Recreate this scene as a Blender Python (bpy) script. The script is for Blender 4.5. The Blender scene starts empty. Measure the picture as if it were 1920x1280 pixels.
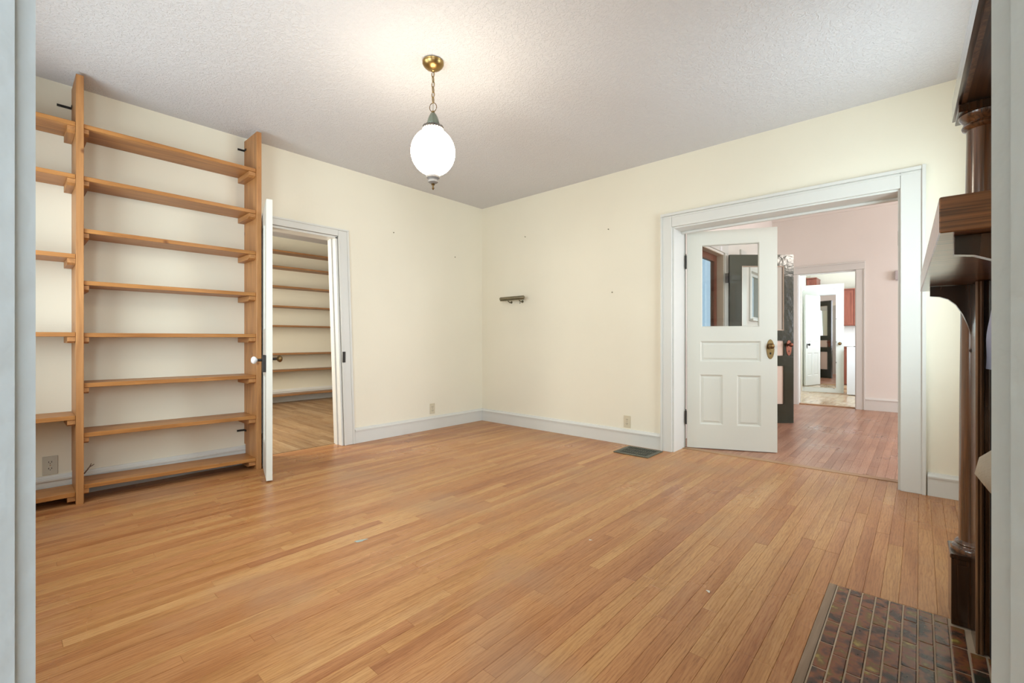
import bpy, bmesh, math, random
from mathutils import Vector, Matrix

random.seed(11)
S = bpy.context.scene
COL = S.collection

# ------------------------------------------------------------------ camera
CAM = Vector((4.279, -4.182, 1.05))
YAW = math.radians(41.9)
cam_d = bpy.data.cameras.new('camera')
cam_d.sensor_width = 36.0
cam_d.lens = 16.0
cam_d.shift_y = -3.0 / 1920.0
cam_d.clip_start = 0.02
cam = bpy.data.objects.new('camera', cam_d)
cam.location = CAM
cam.rotation_euler = (math.radians(90), 0, YAW)
COL.objects.link(cam)
S.camera = cam

# ------------------------------------------------------------------ world, lights, exposure
S.view_settings.view_transform = 'Standard'
S.view_settings.look = 'None'
S.view_settings.gamma = 1.0
S.view_settings.use_curve_mapping = False
S.view_settings.exposure = 1.47
S.cycles.use_denoising = True
S.cycles.max_bounces = 10
S.cycles.diffuse_bounces = 6
S.cycles.sample_clamp_indirect = 8.0

w = bpy.data.worlds.new('sky')
S.world = w
w.use_nodes = True
wn = w.node_tree.nodes
bg = wn['Background']
bg.inputs['Color'].default_value = (0.60, 0.78, 1.0, 1)
bg.inputs['Strength'].default_value = 0.40


def area(name, loc, direction, sx, sy, power, color):
    d = bpy.data.lights.new(name, 'AREA')
    d.shape = 'RECTANGLE'
    d.size, d.size_y = sx, sy
    d.energy = power
    d.color = color
    o = bpy.data.objects.new(name, d)
    o.location = loc
    o.rotation_euler = Vector(direction).to_track_quat('-Z', 'Y').to_euler()
    COL.objects.link(o)
    return o


DAY = (0.80, 0.90, 1.0)
area('added_daylight', (0.95, -4.66, 1.55), (-0.28, 1, -0.03), 1.0, 1.5, 16, DAY)  # added light outside an invented near-wall window, tilted to the bookcase
area('added_daylight', (2.45, -4.66, 1.55), (-0.5, 1, -0.10), 1.0, 1.5, 17, DAY)  # second added light, at the other invented near-wall window
area('added_daylight', (6.1, -5.0, 1.6), (-1, 0.45, 0.05), 1.6, 1.6, 55, DAY)       # added light for daylight from the room behind the camera
area('added_daylight', (4.90, -0.87, 1.55), (-1, -0.12, -0.02), 0.95, 1.45, 20, DAY)   # added light at a made-up window beside the fireplace
area('added_daylight', (-1.6, -3.85, 1.6), (0, 1, -0.05), 1.6, 1.5, 40, (1.0, 0.95, 0.85))   # unseen light added to brighten the library room
area('added_daylight', (7.9, 2.3, 1.7), (-1, 0, -0.05), 1.8, 1.7, 46, (0.92, 0.93, 1.0))   # light added out of view to fill the hall
area('added_daylight', (4.12, 5.55, 1.8), (-1, 0.25, -0.05), 1.0, 1.3, 25, (0.74, 0.84, 1.0))   # added light on the mirrored kitchen door, no window built
area('added_daylight', (4.12, 8.15, 1.8), (-1, 0.0, -0.05), 0.8, 1.1, 18, (0.92, 0.96, 1.0))  # another added light, for the cabinets at the back of the kitchen

LAMP_GLOW = 11.0
LAMP_COLOR = (1.0, 0.88, 0.70, 1)

# ------------------------------------------------------------------ materials
def new_mat(name):
    m = bpy.data.materials.new(name)
    m.use_nodes = True
    nt = m.node_tree
    return m, nt, nt.nodes, nt.links, nt.nodes['Principled BSDF']


def ramp(n, stops):
    r = n.new('ShaderNodeValToRGB')
    cr = r.color_ramp
    while len(cr.elements) < len(stops):
        cr.elements.new(0.5)
    for e, (p, c) in zip(cr.elements, stops):
        e.position = p
        e.color = (c[0], c[1], c[2], 1)
    return r


def coords(n, l, scale, kind='Object'):
    if kind == 'Position':
        src = n.new('ShaderNodeNewGeometry').outputs['Position']
    else:
        src = n.new('ShaderNodeTexCoord').outputs['Object']
    mp = n.new('ShaderNodeMapping')
    mp.inputs['Scale'].default_value = scale
    l.new(src, mp.inputs['Vector'])
    return mp


def bump(n, l, bsdf, height, strength, dist=0.002):
    b = n.new('ShaderNodeBump')
    b.inputs['Strength'].default_value = strength
    b.inputs['Distance'].default_value = dist
    l.new(height, b.inputs['Height'])
    l.new(b.outputs['Normal'], bsdf.inputs['Normal'])


def paint(name, color, rough=0.6, var=0.05, bump_s=0.15, bump_scale=60, spec=0.4, bdist=0.002):
    m, nt, n, l, b = new_mat(name)
    mp = coords(n, l, (1, 1, 1), 'Position')
    no = n.new('ShaderNodeTexNoise')
    no.inputs['Scale'].default_value = 1.3
    no.inputs['Detail'].default_value = 4
    l.new(mp.outputs[0], no.inputs['Vector'])
    d = [c * (1 - var) for c in color]
    u = [min(1, c * (1 + var * 0.6)) for c in color]
    r = ramp(n, [(0.3, d), (0.7, u)])
    l.new(no.outputs['Fac'], r.inputs['Fac'])
    l.new(r.outputs['Color'], b.inputs['Base Color'])
    b.inputs['Roughness'].default_value = rough
    b.inputs['Specular IOR Level'].default_value = spec
    if bump_s:
        n2 = n.new('ShaderNodeTexNoise')
        n2.inputs['Scale'].default_value = bump_scale
        n2.inputs['Detail'].default_value = 3
        l.new(mp.outputs[0], n2.inputs['Vector'])
        bump(n, l, b, n2.outputs['Fac'], bump_s, bdist)
    return m


def wood(name, dark, light, axis='y', rough=0.4, scale=14.0, knots=False, contrast=1.0, coat=0.0, kind='Position'):
    m, nt, n, l, b = new_mat(name)
    sc = {'x': (1.2, scale, scale), 'y': (scale, 1.2, scale), 'z': (scale, scale, 1.2)}[axis]
    mp = coords(n, l, sc, kind)
    no = n.new('ShaderNodeTexNoise')
    no.inputs['Scale'].default_value = 1.6
    no.inputs['Detail'].default_value = 7
    no.inputs['Distortion'].default_value = 1.2
    l.new(mp.outputs[0], no.inputs['Vector'])
    mid = [(a + c) / 2 for a, c in zip(dark, light)]
    r = ramp(n, [(0.5 - 0.22 / contrast, dark), (0.5, mid), (0.5 + 0.2 / contrast, light)])
    l.new(no.outputs['Fac'], r.inputs['Fac'])
    out = r.outputs['Color']
    if knots:
        mp2 = coords(n, l, tuple(3.0 if s > 2 else 2.2 for s in sc), kind)
        vo = n.new('ShaderNodeTexVoronoi')
        vo.inputs['Scale'].default_value = 2.1
        l.new(mp2.outputs[0], vo.inputs['Vector'])
        kr = ramp(n, [(0.03, (0.25, 0.12, 0.06)), (0.10, (1, 1, 1))])
        l.new(vo.outputs['Distance'], kr.inputs['Fac'])
        mx = n.new('ShaderNodeMix')
        mx.data_type = 'RGBA'
        mx.blend_type = 'MULTIPLY'
        mx.inputs['Factor'].default_value = 0.8
        l.new(out, mx.inputs['A'])
        l.new(kr.outputs['Color'], mx.inputs['B'])
        out = mx.outputs['Result']
    l.new(out, b.inputs['Base Color'])
    b.inputs['Roughness'].default_value = rough
    b.inputs['Coat Weight'].default_value = coat
    b.inputs['Coat Roughness'].default_value = 0.15
    bump(n, l, b, no.outputs['Fac'], 0.12, 0.001)
    return m


def metal(name, color, rough=0.35, metallic=1.0):
    m, nt, n, l, b = new_mat(name)
    mp = coords(n, l, (1, 1, 1), 'Position')
    no = n.new('ShaderNodeTexNoise')
    no.inputs['Scale'].default_value = 26
    no.inputs['Detail'].default_value = 4
    l.new(mp.outputs[0], no.inputs['Vector'])
    r = ramp(n, [(0.3, [c * 0.75 for c in color]), (0.7, color)])
    l.new(no.outputs['Fac'], r.inputs['Fac'])
    l.new(r.outputs['Color'], b.inputs['Base Color'])
    b.inputs['Metallic'].default_value = metallic
    b.inputs['Roughness'].default_value = rough
    return m


def floor_mat(name, cols, wear, along='y', rough=0.30):
    """oak strip flooring: tone of each board from its own attribute, grain along the board"""
    m, nt, n, l, b = new_mat(name)
    at = n.new('ShaderNodeAttribute')
    at.attribute_name = 'tone'
    sp = n.new('ShaderNodeSeparateColor')
    l.new(at.outputs['Color'], sp.inputs['Color'])
    k = len(cols)
    r = ramp(n, [(i / (k - 1), c) for i, c in enumerate(cols)])
    l.new(sp.outputs['Red'], r.inputs['Fac'])
    # offset per board
    geo = n.new('ShaderNodeNewGeometry')
    off = n.new('ShaderNodeVectorMath')
    off.operation = 'SCALE'
    off.inputs['Scale'].default_value = 37.0
    l.new(at.outputs['Color'], off.inputs[0])
    add = n.new('ShaderNodeVectorMath')
    add.operation = 'ADD'
    l.new(geo.outputs['Position'], add.inputs[0])
    l.new(off.outputs[0], add.inputs[1])

    def mapped(scale):
        mp = n.new('ShaderNodeMapping')
        s = scale if along == 'y' else (scale[1], scale[0], scale[2])
        mp.inputs['Scale'].default_value = s
        l.new(add.outputs[0], mp.inputs['Vector'])
        return mp

    # fine pores
    g1 = n.new('ShaderNodeTexNoise')
    g1.inputs['Scale'].default_value = 1.0
    g1.inputs['Detail'].default_value = 5
    g1.inputs['Roughness'].default_value = 0.65
    l.new(mapped((230, 16, 1)).outputs[0], g1.inputs['Vector'])
    # cathedral figure
    wv = n.new('ShaderNodeTexWave')
    wv.wave_type = 'BANDS'
    wv.bands_direction = 'X' if along == 'y' else 'Y'
    wv.inputs['Scale'].default_value = 1.0
    wv.inputs['Distortion'].default_value = 12.0
    wv.inputs['Detail'].default_value = 2.5
    wv.inputs['Detail Scale'].default_value = 1.0
    l.new(mapped((24, 3.6, 1)).outputs[0], wv.inputs['Vector'])
    # broad streaks
    g2 = n.new('ShaderNodeTexNoise')
    g2.inputs['Scale'].default_value = 1.0
    g2.inputs['Detail'].default_value = 3
    l.new(mapped((18, 1.3, 1)).outputs[0], g2.inputs['Vector'])
    # wear (not per board)
    wr = n.new('ShaderNodeTexNoise')
    wr.inputs['Scale'].default_value = 1.1
    wr.inputs['Detail'].default_value = 5
    l.new(geo.outputs['Position'], wr.inputs['Vector'])

    def mul(a, col, fac_socket, lo, hi, blend='MULTIPLY'):
        rr = n.new('ShaderNodeMapRange')
        rr.inputs['From Min'].default_value = lo
        rr.inputs['From Max'].default_value = hi
        l.new(fac_socket, rr.inputs['Value'])
        mx = n.new('ShaderNodeMix')
        mx.data_type = 'RGBA'
        mx.blend_type = blend
        l.new(rr.outputs['Result'], mx.inputs['Factor'])
        l.new(a, mx.inputs['A'])
        mx.inputs['B'].default_value = (*col, 1)
        return mx.outputs['Result']

    c = r.outputs['Color']
    c = mul(c, (0.72, 0.60, 0.50), g2.outputs['Fac'], 0.46, 0.75)
    c = mul(c, (0.68, 0.57, 0.47), g1.outputs['Fac'], 0.50, 0.70)
    c = mul(c, (0.86, 0.80, 0.74), wv.outputs['Fac'], 0.5, 1.0)
    c = mul(c, wear, wr.outputs['Fac'], 0.54, 0.82, 'MIX')
    l.new(c, b.inputs['Base Color'])
    rr = n.new('ShaderNodeMapRange')
    rr.inputs['From Min'].default_value = 0.35
    rr.inputs['From Max'].default_value = 0.7
    rr.inputs['To Min'].default_value = rough - 0.06
    rr.inputs['To Max'].default_value = rough + 0.16
    l.new(wr.outputs['Fac'], rr.inputs['Value'])
    l.new(rr.outputs['Result'], b.inputs['Roughness'])
    b.inputs['Specular IOR Level'].default_value = 0.45
    bump(n, l, b, g1.outputs['Fac'], 0.10, 0.0008)
    return m


def glass_mat(name, tint=(0.95, 0.98, 0.97)):
    m, nt, n, l, b = new_mat(name)
    n.remove(b)
    tr = n.new('ShaderNodeBsdfTransparent')
    tr.inputs['Color'].default_value = (*tint, 1)
    gl = n.new('ShaderNodeBsdfGlossy')
    gl.inputs['Roughness'].default_value = 0.01
    lw = n.new('ShaderNodeLayerWeight')
    lw.inputs['Blend'].default_value = 0.5
    pw = n.new('ShaderNodeMath')
    pw.operation = 'POWER'
    pw.inputs[1].default_value = 5.0
    l.new(lw.outputs['Facing'], pw.inputs[0])
    fr = n.new('ShaderNodeMath')
    fr.operation = 'MULTIPLY_ADD'
    fr.inputs[1].default_value = 0.9
    fr.inputs[2].default_value = 0.03
    l.new(pw.outputs[0], fr.inputs[0])
    mx = n.new('ShaderNodeMixShader')
    l.new(fr.outputs[0], mx.inputs[0])
    l.new(tr.outputs[0], mx.inputs[1])
    l.new(gl.outputs[0], mx.inputs[2])
    l.new(mx.outputs[0], n['Material Output'].inputs['Surface'])
    return m


M = {}
M['cream'] = paint('cream_wall_paint', (0.80, 0.755, 0.63), 0.75, 0.025, 0.12, 35, 0.3, 0.003)
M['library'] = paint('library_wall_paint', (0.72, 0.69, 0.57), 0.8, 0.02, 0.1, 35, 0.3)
M['peach'] = paint('peach_hall_wall_paint', (0.77, 0.735, 0.685), 0.75, 0.03, 0.1, 35, 0.3)
M['kitchen'] = paint('kitchen_wall_paint', (0.76, 0.76, 0.68), 0.75, 0.02, 0.1, 35, 0.3)
M['white'] = paint('white_gloss_trim_paint', (0.67, 0.67, 0.635), 0.38, 0.03, 0.12, 22, 0.5)
M['door_white'] = paint('white_door_paint', (0.68, 0.68, 0.615), 0.35, 0.03, 0.12, 25, 0.5)
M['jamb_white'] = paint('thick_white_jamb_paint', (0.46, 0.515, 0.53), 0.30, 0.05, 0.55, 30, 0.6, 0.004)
M['tile_back'] = paint('white_backsplash', (0.8, 0.8, 0.8), 0.3, 0.02, 0, 1)
M['appliance'] = paint('white_appliance_enamel', (0.8, 0.8, 0.8), 0.2, 0.01, 0, 1, 0.5)
M['black'] = paint('black_gap', (0.015, 0.013, 0.012), 0.8, 0.1, 0, 1)
M['soot'] = paint('soot_black_firebrick', (0.03, 0.025, 0.022), 0.9, 0.3, 0.4, 30)
M['dark_gap'] = paint('dark_joint', (0.10, 0.052, 0.024), 0.9, 0.2, 0, 1)
M['ivory'] = paint('ivory_plastic', (0.62, 0.56, 0.42), 0.4, 0.03, 0, 1)
M['grey_ivory'] = paint('worn_ivory_plastic', (0.55, 0.53, 0.45), 0.4, 0.03, 0, 1)
M['lavender'] = paint('pale_blue_cloth', (0.45, 0.46, 0.58), 0.9, 0.1, 0.3, 150)
M['beige'] = paint('beige_leatherette', (0.40, 0.345, 0.27), 0.6, 0.12, 0.8, 200, 0.3)
M['porcelain'] = paint('white_porcelain', (0.85, 0.85, 0.85), 0.15, 0.01, 0, 1, 0.6)
M['ceramic'] = paint('cream_green_ceramic', (0.21, 0.235, 0.175), 0.3, 0.4, 0.2, 60, 0.5)
M['grey_ceramic'] = paint('grey_ceramic', (0.10, 0.085, 0.075), 0.35, 0.08, 0, 1, 0.5)
M['cup_ceramic'] = paint('pale_grey_ceramic', (0.24, 0.225, 0.21), 0.35, 0.05, 0, 1, 0.5)
M['green_door'] = paint('dark_green_gloss_paint', (0.024, 0.032, 0.018), 0.16, 0.3, 0.5, 18, 0.6, 0.004)
M['cream_panel'] = paint('cream_panel_paint', (0.72, 0.60, 0.50), 0.4, 0.04, 0.1, 30)
M['paper'] = paint('white_paper', (0.8, 0.8, 0.82), 0.8, 0.01, 0, 1)
M['brass'] = metal('aged_brass', (0.42, 0.28, 0.11), 0.32)
M['old_brass'] = metal('dark_old_brass', (0.22, 0.14, 0.06), 0.4)
M['dull_brass'] = metal('dull_olive_brass', (0.30, 0.27, 0.19), 0.45)
M['copper'] = metal('copper_bronze', (0.22, 0.09, 0.06), 0.4)
M['iron'] = metal('dark_iron', (0.05, 0.045, 0.04), 0.5, 0.7)
M['chrome'] = metal('chrome', (0.75, 0.75, 0.75), 0.15)
M['vent'] = metal('olive_painted_grille', (0.16, 0.16, 0.12), 0.45, 0.5)
M['pine_y'] = wood('honey_pine_shelf', (0.30, 0.115, 0.027), (0.50, 0.225, 0.062), 'y', 0.42, 16, True)
M['pine_z'] = wood('honey_pine_upright', (0.32, 0.135, 0.042), (0.51, 0.245, 0.085), 'z', 0.45, 16, True)
M['pine_x'] = wood('honey_pine_cleat', (0.32, 0.135, 0.042), (0.51, 0.245, 0.085), 'x', 0.45, 16)
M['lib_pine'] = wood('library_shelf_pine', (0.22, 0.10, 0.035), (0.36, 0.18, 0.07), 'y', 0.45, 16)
M['oak_x'] = wood('dark_oak_crossgrain', (0.04, 0.014, 0.005), (0.27, 0.105, 0.034), 'x', 0.3, 55, False, 1.3, 0.7, 'Object')
M['oak_y'] = wood('dark_oak_long', (0.025, 0.011, 0.005), (0.11, 0.050, 0.020), 'y', 0.28, 40, False, 1.2, 0.8, 'Object')
M['oak_z'] = wood('dark_oak_upright', (0.010, 0.004, 0.0015), (0.058, 0.021, 0.007), 'z', 0.25, 30, False, 1.3, 0.5, 'Object')
M['oak_col'] = wood('polished_oak_column', (0.030, 0.011, 0.004), (0.17, 0.066, 0.024), 'z', 0.22, 30, False, 1.2, 0.7, 'Object')
M['oak_mid'] = wood('brown_oak_moulding', (0.07, 0.032, 0.014), (0.22, 0.11, 0.05), 'z', 0.3, 30, False, 1.2, 0.4, 'Object')
M['red_cab'] = wood('red_brown_cabinet', (0.19, 0.052, 0.034), (0.27, 0.085, 0.055), 'z', 0.35, 10)
M['red_frame'] = wood('red_brown_door_wood', (0.10, 0.025, 0.012), (0.20, 0.06, 0.03), 'z', 0.35, 14)
M['threshold'] = wood('worn_oak_threshold', (0.30, 0.16, 0.07), (0.46, 0.27, 0.14), 'x', 0.4, 20)
M['bark'] = wood('twig_bark', (0.05, 0.025, 0.012), (0.12, 0.06, 0.03), 'z', 0.8, 20)
M['glass'] = glass_mat('clear_glass')
OAK = [(0.42, 0.180, 0.072), (0.485, 0.222, 0.082), (0.51, 0.245, 0.098), (0.52, 0.262, 0.095), (0.58, 0.318, 0.128)]
M['floor'] = floor_mat('oak_strip_floor', OAK, (0.40, 0.25, 0.15))
M['hall_floor'] = floor_mat('reddish_oak_hall_floor', [(0.36, 0.185, 0.115), (0.43, 0.23, 0.145), (0.48, 0.265, 0.17)], (0.38, 0.25, 0.19), rough=0.3)
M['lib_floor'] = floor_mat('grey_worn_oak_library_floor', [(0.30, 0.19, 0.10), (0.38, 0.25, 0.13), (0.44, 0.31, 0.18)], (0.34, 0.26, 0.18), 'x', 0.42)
M['kit_floor'] = floor_mat('pale_kitchen_laminate', [(0.62, 0.47, 0.31), (0.66, 0.52, 0.36)], (0.68, 0.58, 0.46), rough=0.2)

# ceiling with stippled skip-trowel texture
m, nt, n, l, b = new_mat('textured_ceiling_paint')
b.inputs['Base Color'].default_value = (0.66, 0.655, 0.67, 1)
b.inputs['Roughness'].default_value = 0.75
mp = coords(n, l, (1, 1, 1), 'Position')
v1 = n.new('ShaderNodeTexNoise'); v1.inputs['Scale'].default_value = 48; v1.inputs['Detail'].default_value = 4
v1.inputs['Distortion'].default_value = 1.0
l.new(mp.outputs[0], v1.inputs['Vector'])
cr = ramp(n, [(0.45, (0, 0, 0)), (0.62, (1, 1, 1))])
l.new(v1.outputs['Fac'], cr.inputs['Fac'])
bump(n, l, b, cr.outputs['Color'], 0.5, 0.006)
M['ceiling'] = m

# glazed hearth tile: mottled brown, rust, olive, near black; pattern shifts with each tile's tone
m, nt, n, l, b = new_mat('mottled_glazed_tile')
at = n.new('ShaderNodeAttribute'); at.attribute_name = 'tone'
oi = n.new('ShaderNodeObjectInfo')
geo = n.new('ShaderNodeNewGeometry')
off = n.new('ShaderNodeVectorMath'); off.operation = 'SCALE'; off.inputs['Scale'].default_value = 13.0
cmb = n.new('ShaderNodeCombineXYZ')
l.new(oi.outputs['Random'], cmb.inputs[0]); l.new(oi.outputs['Random'], cmb.inputs[1]); l.new(oi.outputs['Random'], cmb.inputs[2])
l.new(cmb.outputs[0], off.inputs[0])
add = n.new('ShaderNodeVectorMath'); add.operation = 'ADD'
l.new(geo.outputs['Position'], add.inputs[0]); l.new(off.outputs[0], add.inputs[1])
no = n.new('ShaderNodeTexNoise'); no.inputs['Scale'].default_value = 17; no.inputs['Detail'].default_value = 4
l.new(add.outputs[0], no.inputs['Vector'])
r = ramp(n, [(0.30, (0.020, 0.026, 0.018)), (0.42, (0.075, 0.038, 0.026)), (0.53, (0.23, 0.078, 0.032)), (0.62, (0.15, 0.085, 0.025)), (0.72, (0.38, 0.29, 0.07))])
l.new(no.outputs['Fac'], r.inputs['Fac'])
l.new(r.outputs['Color'], b.inputs['Base Color'])
b.inputs['Roughness'].default_value = 0.22
b.inputs['Specular IOR Level'].default_value = 0.5
M['tile'] = m
M['grout'] = paint('dirty_beige_grout', (0.46, 0.36, 0.26), 0.9, 0.25, 0.5, 120)

# lit lamp glass
m, nt, n, l, b = new_mat('lit_opal_glass')
b.inputs['Base Color'].default_value = (0.9, 0.88, 0.82, 1)
b.inputs['Emission Color'].default_value = LAMP_COLOR
b.inputs['Emission Strength'].default_value = LAMP_GLOW
M['lit_globe'] = m

m, nt, n, l, b = new_mat('mirror_silver')
b.inputs['Base Color'].default_value = (0.86, 0.88, 0.88, 1)
b.inputs['Metallic'].default_value = 1.0
b.inputs['Roughness'].default_value = 0.02
M['mirror'] = m

# ------------------------------------------------------------------ mesh helpers
def bm_new():
    return bmesh.new()


def bx(bm, x0, x1, y0, y1, z0, z1, bev=0.0):
    x0, x1 = min(x0, x1), max(x0, x1)
    y0, y1 = min(y0, y1), max(y0, y1)
    z0, z1 = min(z0, z1), max(z0, z1)
    vs = [bm.verts.new((x, y, z)) for z in (z0, z1) for y in (y0, y1) for x in (x0, x1)]
    fs = []
    for f in ((0, 2, 3, 1), (4, 5, 7, 6), (0, 1, 5, 4), (2, 6, 7, 3), (0, 4, 6, 2), (1, 3, 7, 5)):
        fs.append(bm.faces.new([vs[i] for i in f]))
    if bev:
        es = list({e for f in fs for e in f.edges})
        bmesh.ops.bevel(bm, geom=es, offset=bev, segments=1, affect='EDGES', profile=0.5)
    return vs


def prism(bm, pts, axis, a, c, bev=0.0):
    """polygon pts (u,v) extruded along axis from a to c; axis x:(y,z) y:(x,z) z:(x,y)"""
    def P(u, v, t):
        return {'x': (t, u, v), 'y': (u, t, v), 'z': (u, v, t)}[axis]
    A = [bm.verts.new(P(u, v, a)) for u, v in pts]
    B = [bm.verts.new(P(u, v, c)) for u, v in pts]
    f1 = bm.faces.new(A)
    f2 = bm.faces.new(B[::-1])
    fs = [f1, f2]
    k = len(pts)
    for i in range(k):
        j = (i + 1) % k
        fs.append(bm.faces.new((A[j], A[i], B[i], B[j])))
    bmesh.ops.recalc_face_normals(bm, faces=fs)
    if bev:
        bmesh.ops.bevel(bm, geom=list({e for e in f1.edges} | {e for e in f2.edges}), offset=bev, segments=1, affect='EDGES', profile=0.5)


def lathe(bm, prof, seg=32, c=(0, 0, 0), axis='z'):
    rings = []
    for r_, z_ in prof:
        ring = []
        if r_ < 1e-5:
            p = (0, 0, z_)
            ring = [p] * 1
        else:
            ring = [(r_ * math.cos(2 * math.pi * i / seg), r_ * math.sin(2 * math.pi * i / seg), z_) for i in range(seg)]
        vs = []
        for p in ring:
            if axis == 'x':
                p = (p[2], p[0], p[1])
            elif axis == 'y':
                p = (p[0], p[2], p[1])
            vs.append(bm.verts.new((p[0] + c[0], p[1] + c[1], p[2] + c[2])))
        rings.append(vs)
    fs = []
    for a, d in zip(rings, rings[1:]):
        for i in range(seg):
            j = (i + 1) % seg
            if len(a) == 1 and len(d) == 1:
                continue
            if len(a) == 1:
                fs.append(bm.faces.new((a[0], d[j], d[i])))
            elif len(d) == 1:
                fs.append(bm.faces.new((a[i], a[j], d[0])))
            else:
                fs.append(bm.faces.new((a[i], a[j], d[j], d[i])))
    for ends in (rings[0], rings[-1]):
        if len(ends) > 1:
            fs.append(bm.faces.new(ends))
    bmesh.ops.recalc_face_normals(bm, faces=fs)
    return fs


def tube(bm, pts, rad, seg=10, closed=False):
    """round tube through pts; rad number or list"""
    pts = [Vector(p) for p in pts]
    k = len(pts)
    rings = []
    up0 = Vector((0.31, 0.17, 0.93)).normalized()
    for i, p in enumerate(pts):
        if closed:
            t = (pts[(i + 1) % k] - pts[i - 1]).normalized()
        else:
            t = (pts[min(i + 1, k - 1)] - pts[max(i - 1, 0)]).normalized()
        s = t.cross(up0)
        if s.length < 0.05:
            s = t.cross(Vector((1, 0, 0)))
        s.normalize()
        q = s.cross(t)
        r_ = rad[i] if isinstance(rad, (list, tuple)) else rad
        rings.append([bm.verts.new(p + (s * math.cos(2 * math.pi * j / seg) + q * math.sin(2 * math.pi * j / seg)) * r_) for j in range(seg)])
    fs = []
    rng = range(k) if closed else range(k - 1)
    for i in rng:
        a, d = rings[i], rings[(i + 1) % k]
        for j in range(seg):
            jj = (j + 1) % seg
            fs.append(bm.faces.new((a[j], a[jj], d[jj], d[j])))
    if not closed:
        fs.append(bm.faces.new(rings[0][::-1]))
        fs.append(bm.faces.new(rings[-1]))
    bmesh.ops.recalc_face_normals(bm, faces=fs)


def sphere(bm, c, rx, ry, rz, seg=32, rings=16):
    prof = [(max(0.0, math.sin(math.pi * i / rings)), -math.cos(math.pi * i / rings)) for i in range(rings + 1)]
    prof[0] = (0, -1)
    prof[-1] = (0, 1)
    before = set(bm.verts)
    lathe(bm, prof, seg)
    for v in bm.verts:
        if v not in before:
            v.co = Vector((v.co.x * rx + c[0], v.co.y * ry + c[1], v.co.z * rz + c[2]))


def rounded(bm, cx, cy, hx, hy, z0, z1, rad, seg=6, pad=0.0):
    """cushion: rounded rectangle plan with softened top and bottom edge"""
    def outline(ins, z):
        pts = []
        for sx, sy, a0 in ((1, 1, 0), (-1, 1, 90), (-1, -1, 180), (1, -1, 270)):
            for i in range(seg + 1):
                a = math.radians(a0 + 90 * i / seg)
                pts.append((cx + sx * (hx - rad) + (rad - ins) * math.cos(a), cy + sy * (hy - rad) + (rad - ins) * math.sin(a), z))
        return [bm.verts.new(p) for p in pts]
    h = z1 - z0
    lv = [outline(i, z) for i, z in ((rad * 0.6, z0), (rad * 0.15, z0 + h * 0.15), (0, z0 + h * 0.45), (rad * 0.12, z0 + h * 0.75), (rad * 0.5, z1 - h * 0.06), (rad * 0.9, z1 + pad))]
    fs = []
    k = len(lv[0])
    for a, d in zip(lv, lv[1:]):
        for i in range(k):
            j = (i + 1) % k
            fs.append(bm.faces.new((a[i], a[j], d[j], d[i])))
    fs.append(bm.faces.new(lv[0][::-1]))
    fs.append(bm.faces.new(lv[-1]))
    bmesh.ops.recalc_face_normals(bm, faces=fs)


def obj(name, bm, mat, parent=None, smooth=False, loc=None, rotz=None):
    me = bpy.data.meshes.new(name)
    bm.normal_update()
    bm.to_mesh(me)
    bm.free()
    me.materials.append(M[mat] if isinstance(mat, str) else mat)
    if smooth:
        for p in me.polygons:
            p.use_smooth = True
        if smooth != 'all':
            me.set_sharp_from_angle(angle=math.radians(40))
    o = bpy.data.objects.new(name, me)
    COL.objects.link(o)
    if loc is not None:
        o.location = loc
    if rotz is not None:
        o.rotation_euler = (0, 0, rotz)
    if parent is not None:
        o.parent = parent
    return o


def tag(o, label, cat=None, group=None):
    o['label'] = label
    if cat:
        o['category'] = cat
    if group:
        o['group'] = group
    return o


def thing(name, label, cat, loc=(0, 0, 0), rotz=0, group=None):
    o = bpy.data.objects.new(name, None)
    o.empty_display_size = 0.1
    COL.objects.link(o)
    o.location = loc
    o.rotation_euler = (0, 0, rotz)
    return tag(o, label, cat, group)


def struct(name, bm, mat, smooth=False):
    o = obj(name, bm, mat, None, smooth)
    o['kind'] = 'structure'
    return o


def struct_empty(name, loc=(0, 0, 0), rotz=0):
    o = bpy.data.objects.new(name, None)
    o.empty_display_size = 0.1
    COL.objects.link(o)
    o.location = loc
    o.rotation_euler = (0, 0, rotz)
    o['kind'] = 'structure'
    return o


def box_obj(name, dims, mat, parent=None, bev=0.0):
    bm = bm_new()
    bx(bm, *dims, bev=bev)
    return obj(name, bm, mat, parent)


# ------------------------------------------------------------------ dimensions
H = 2.765          # main ceiling
HH = 3.06          # hall and kitchen ceiling
YN = -4.45         # near wall
XF = 4.68          # fireplace wall
Y_FAR = 4.45       # far wall of the hall (front face)
LEAN = 0.033       # the right jamb of the library doorway leans

R2 = Vector((math.cos(YAW), math.sin(YAW), 0))
F2 = Vector((-math.sin(YAW), math.cos(YAW), 0))


def camp(lat, dep):
    p = CAM + R2 * lat + F2 * dep
    return (p.x, p.y)


# ------------------------------------------------------------------ floors
def board_mesh(name, dims, tone, mat):
    x0, x1, y0, y1 = dims
    c = 0.0009
    dz = random.uniform(-0.0005, 0.0004)
    v = [(x0, y0, -0.005), (x1, y0, -0.005), (x1, y1, -0.005), (x0, y1, -0.005),
         (x0, y0, dz - 0.0016), (x1, y0, dz - 0.0016), (x1, y1, dz - 0.0016), (x0, y1, dz - 0.0016),
         (x0 + c, y0 + c, dz), (x1 - c, y0 + c, dz), (x1 - c, y1 - c, dz), (x0 + c, y1 - c, dz)]
    f = [(8, 9, 10, 11)]
    for i in range(4):
        j = (i + 1) % 4
        f.append((4 + i, 4 + j, 8 + j, 8 + i))
        f.append((i, j, 4 + j, 4 + i))
    return v, f


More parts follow.
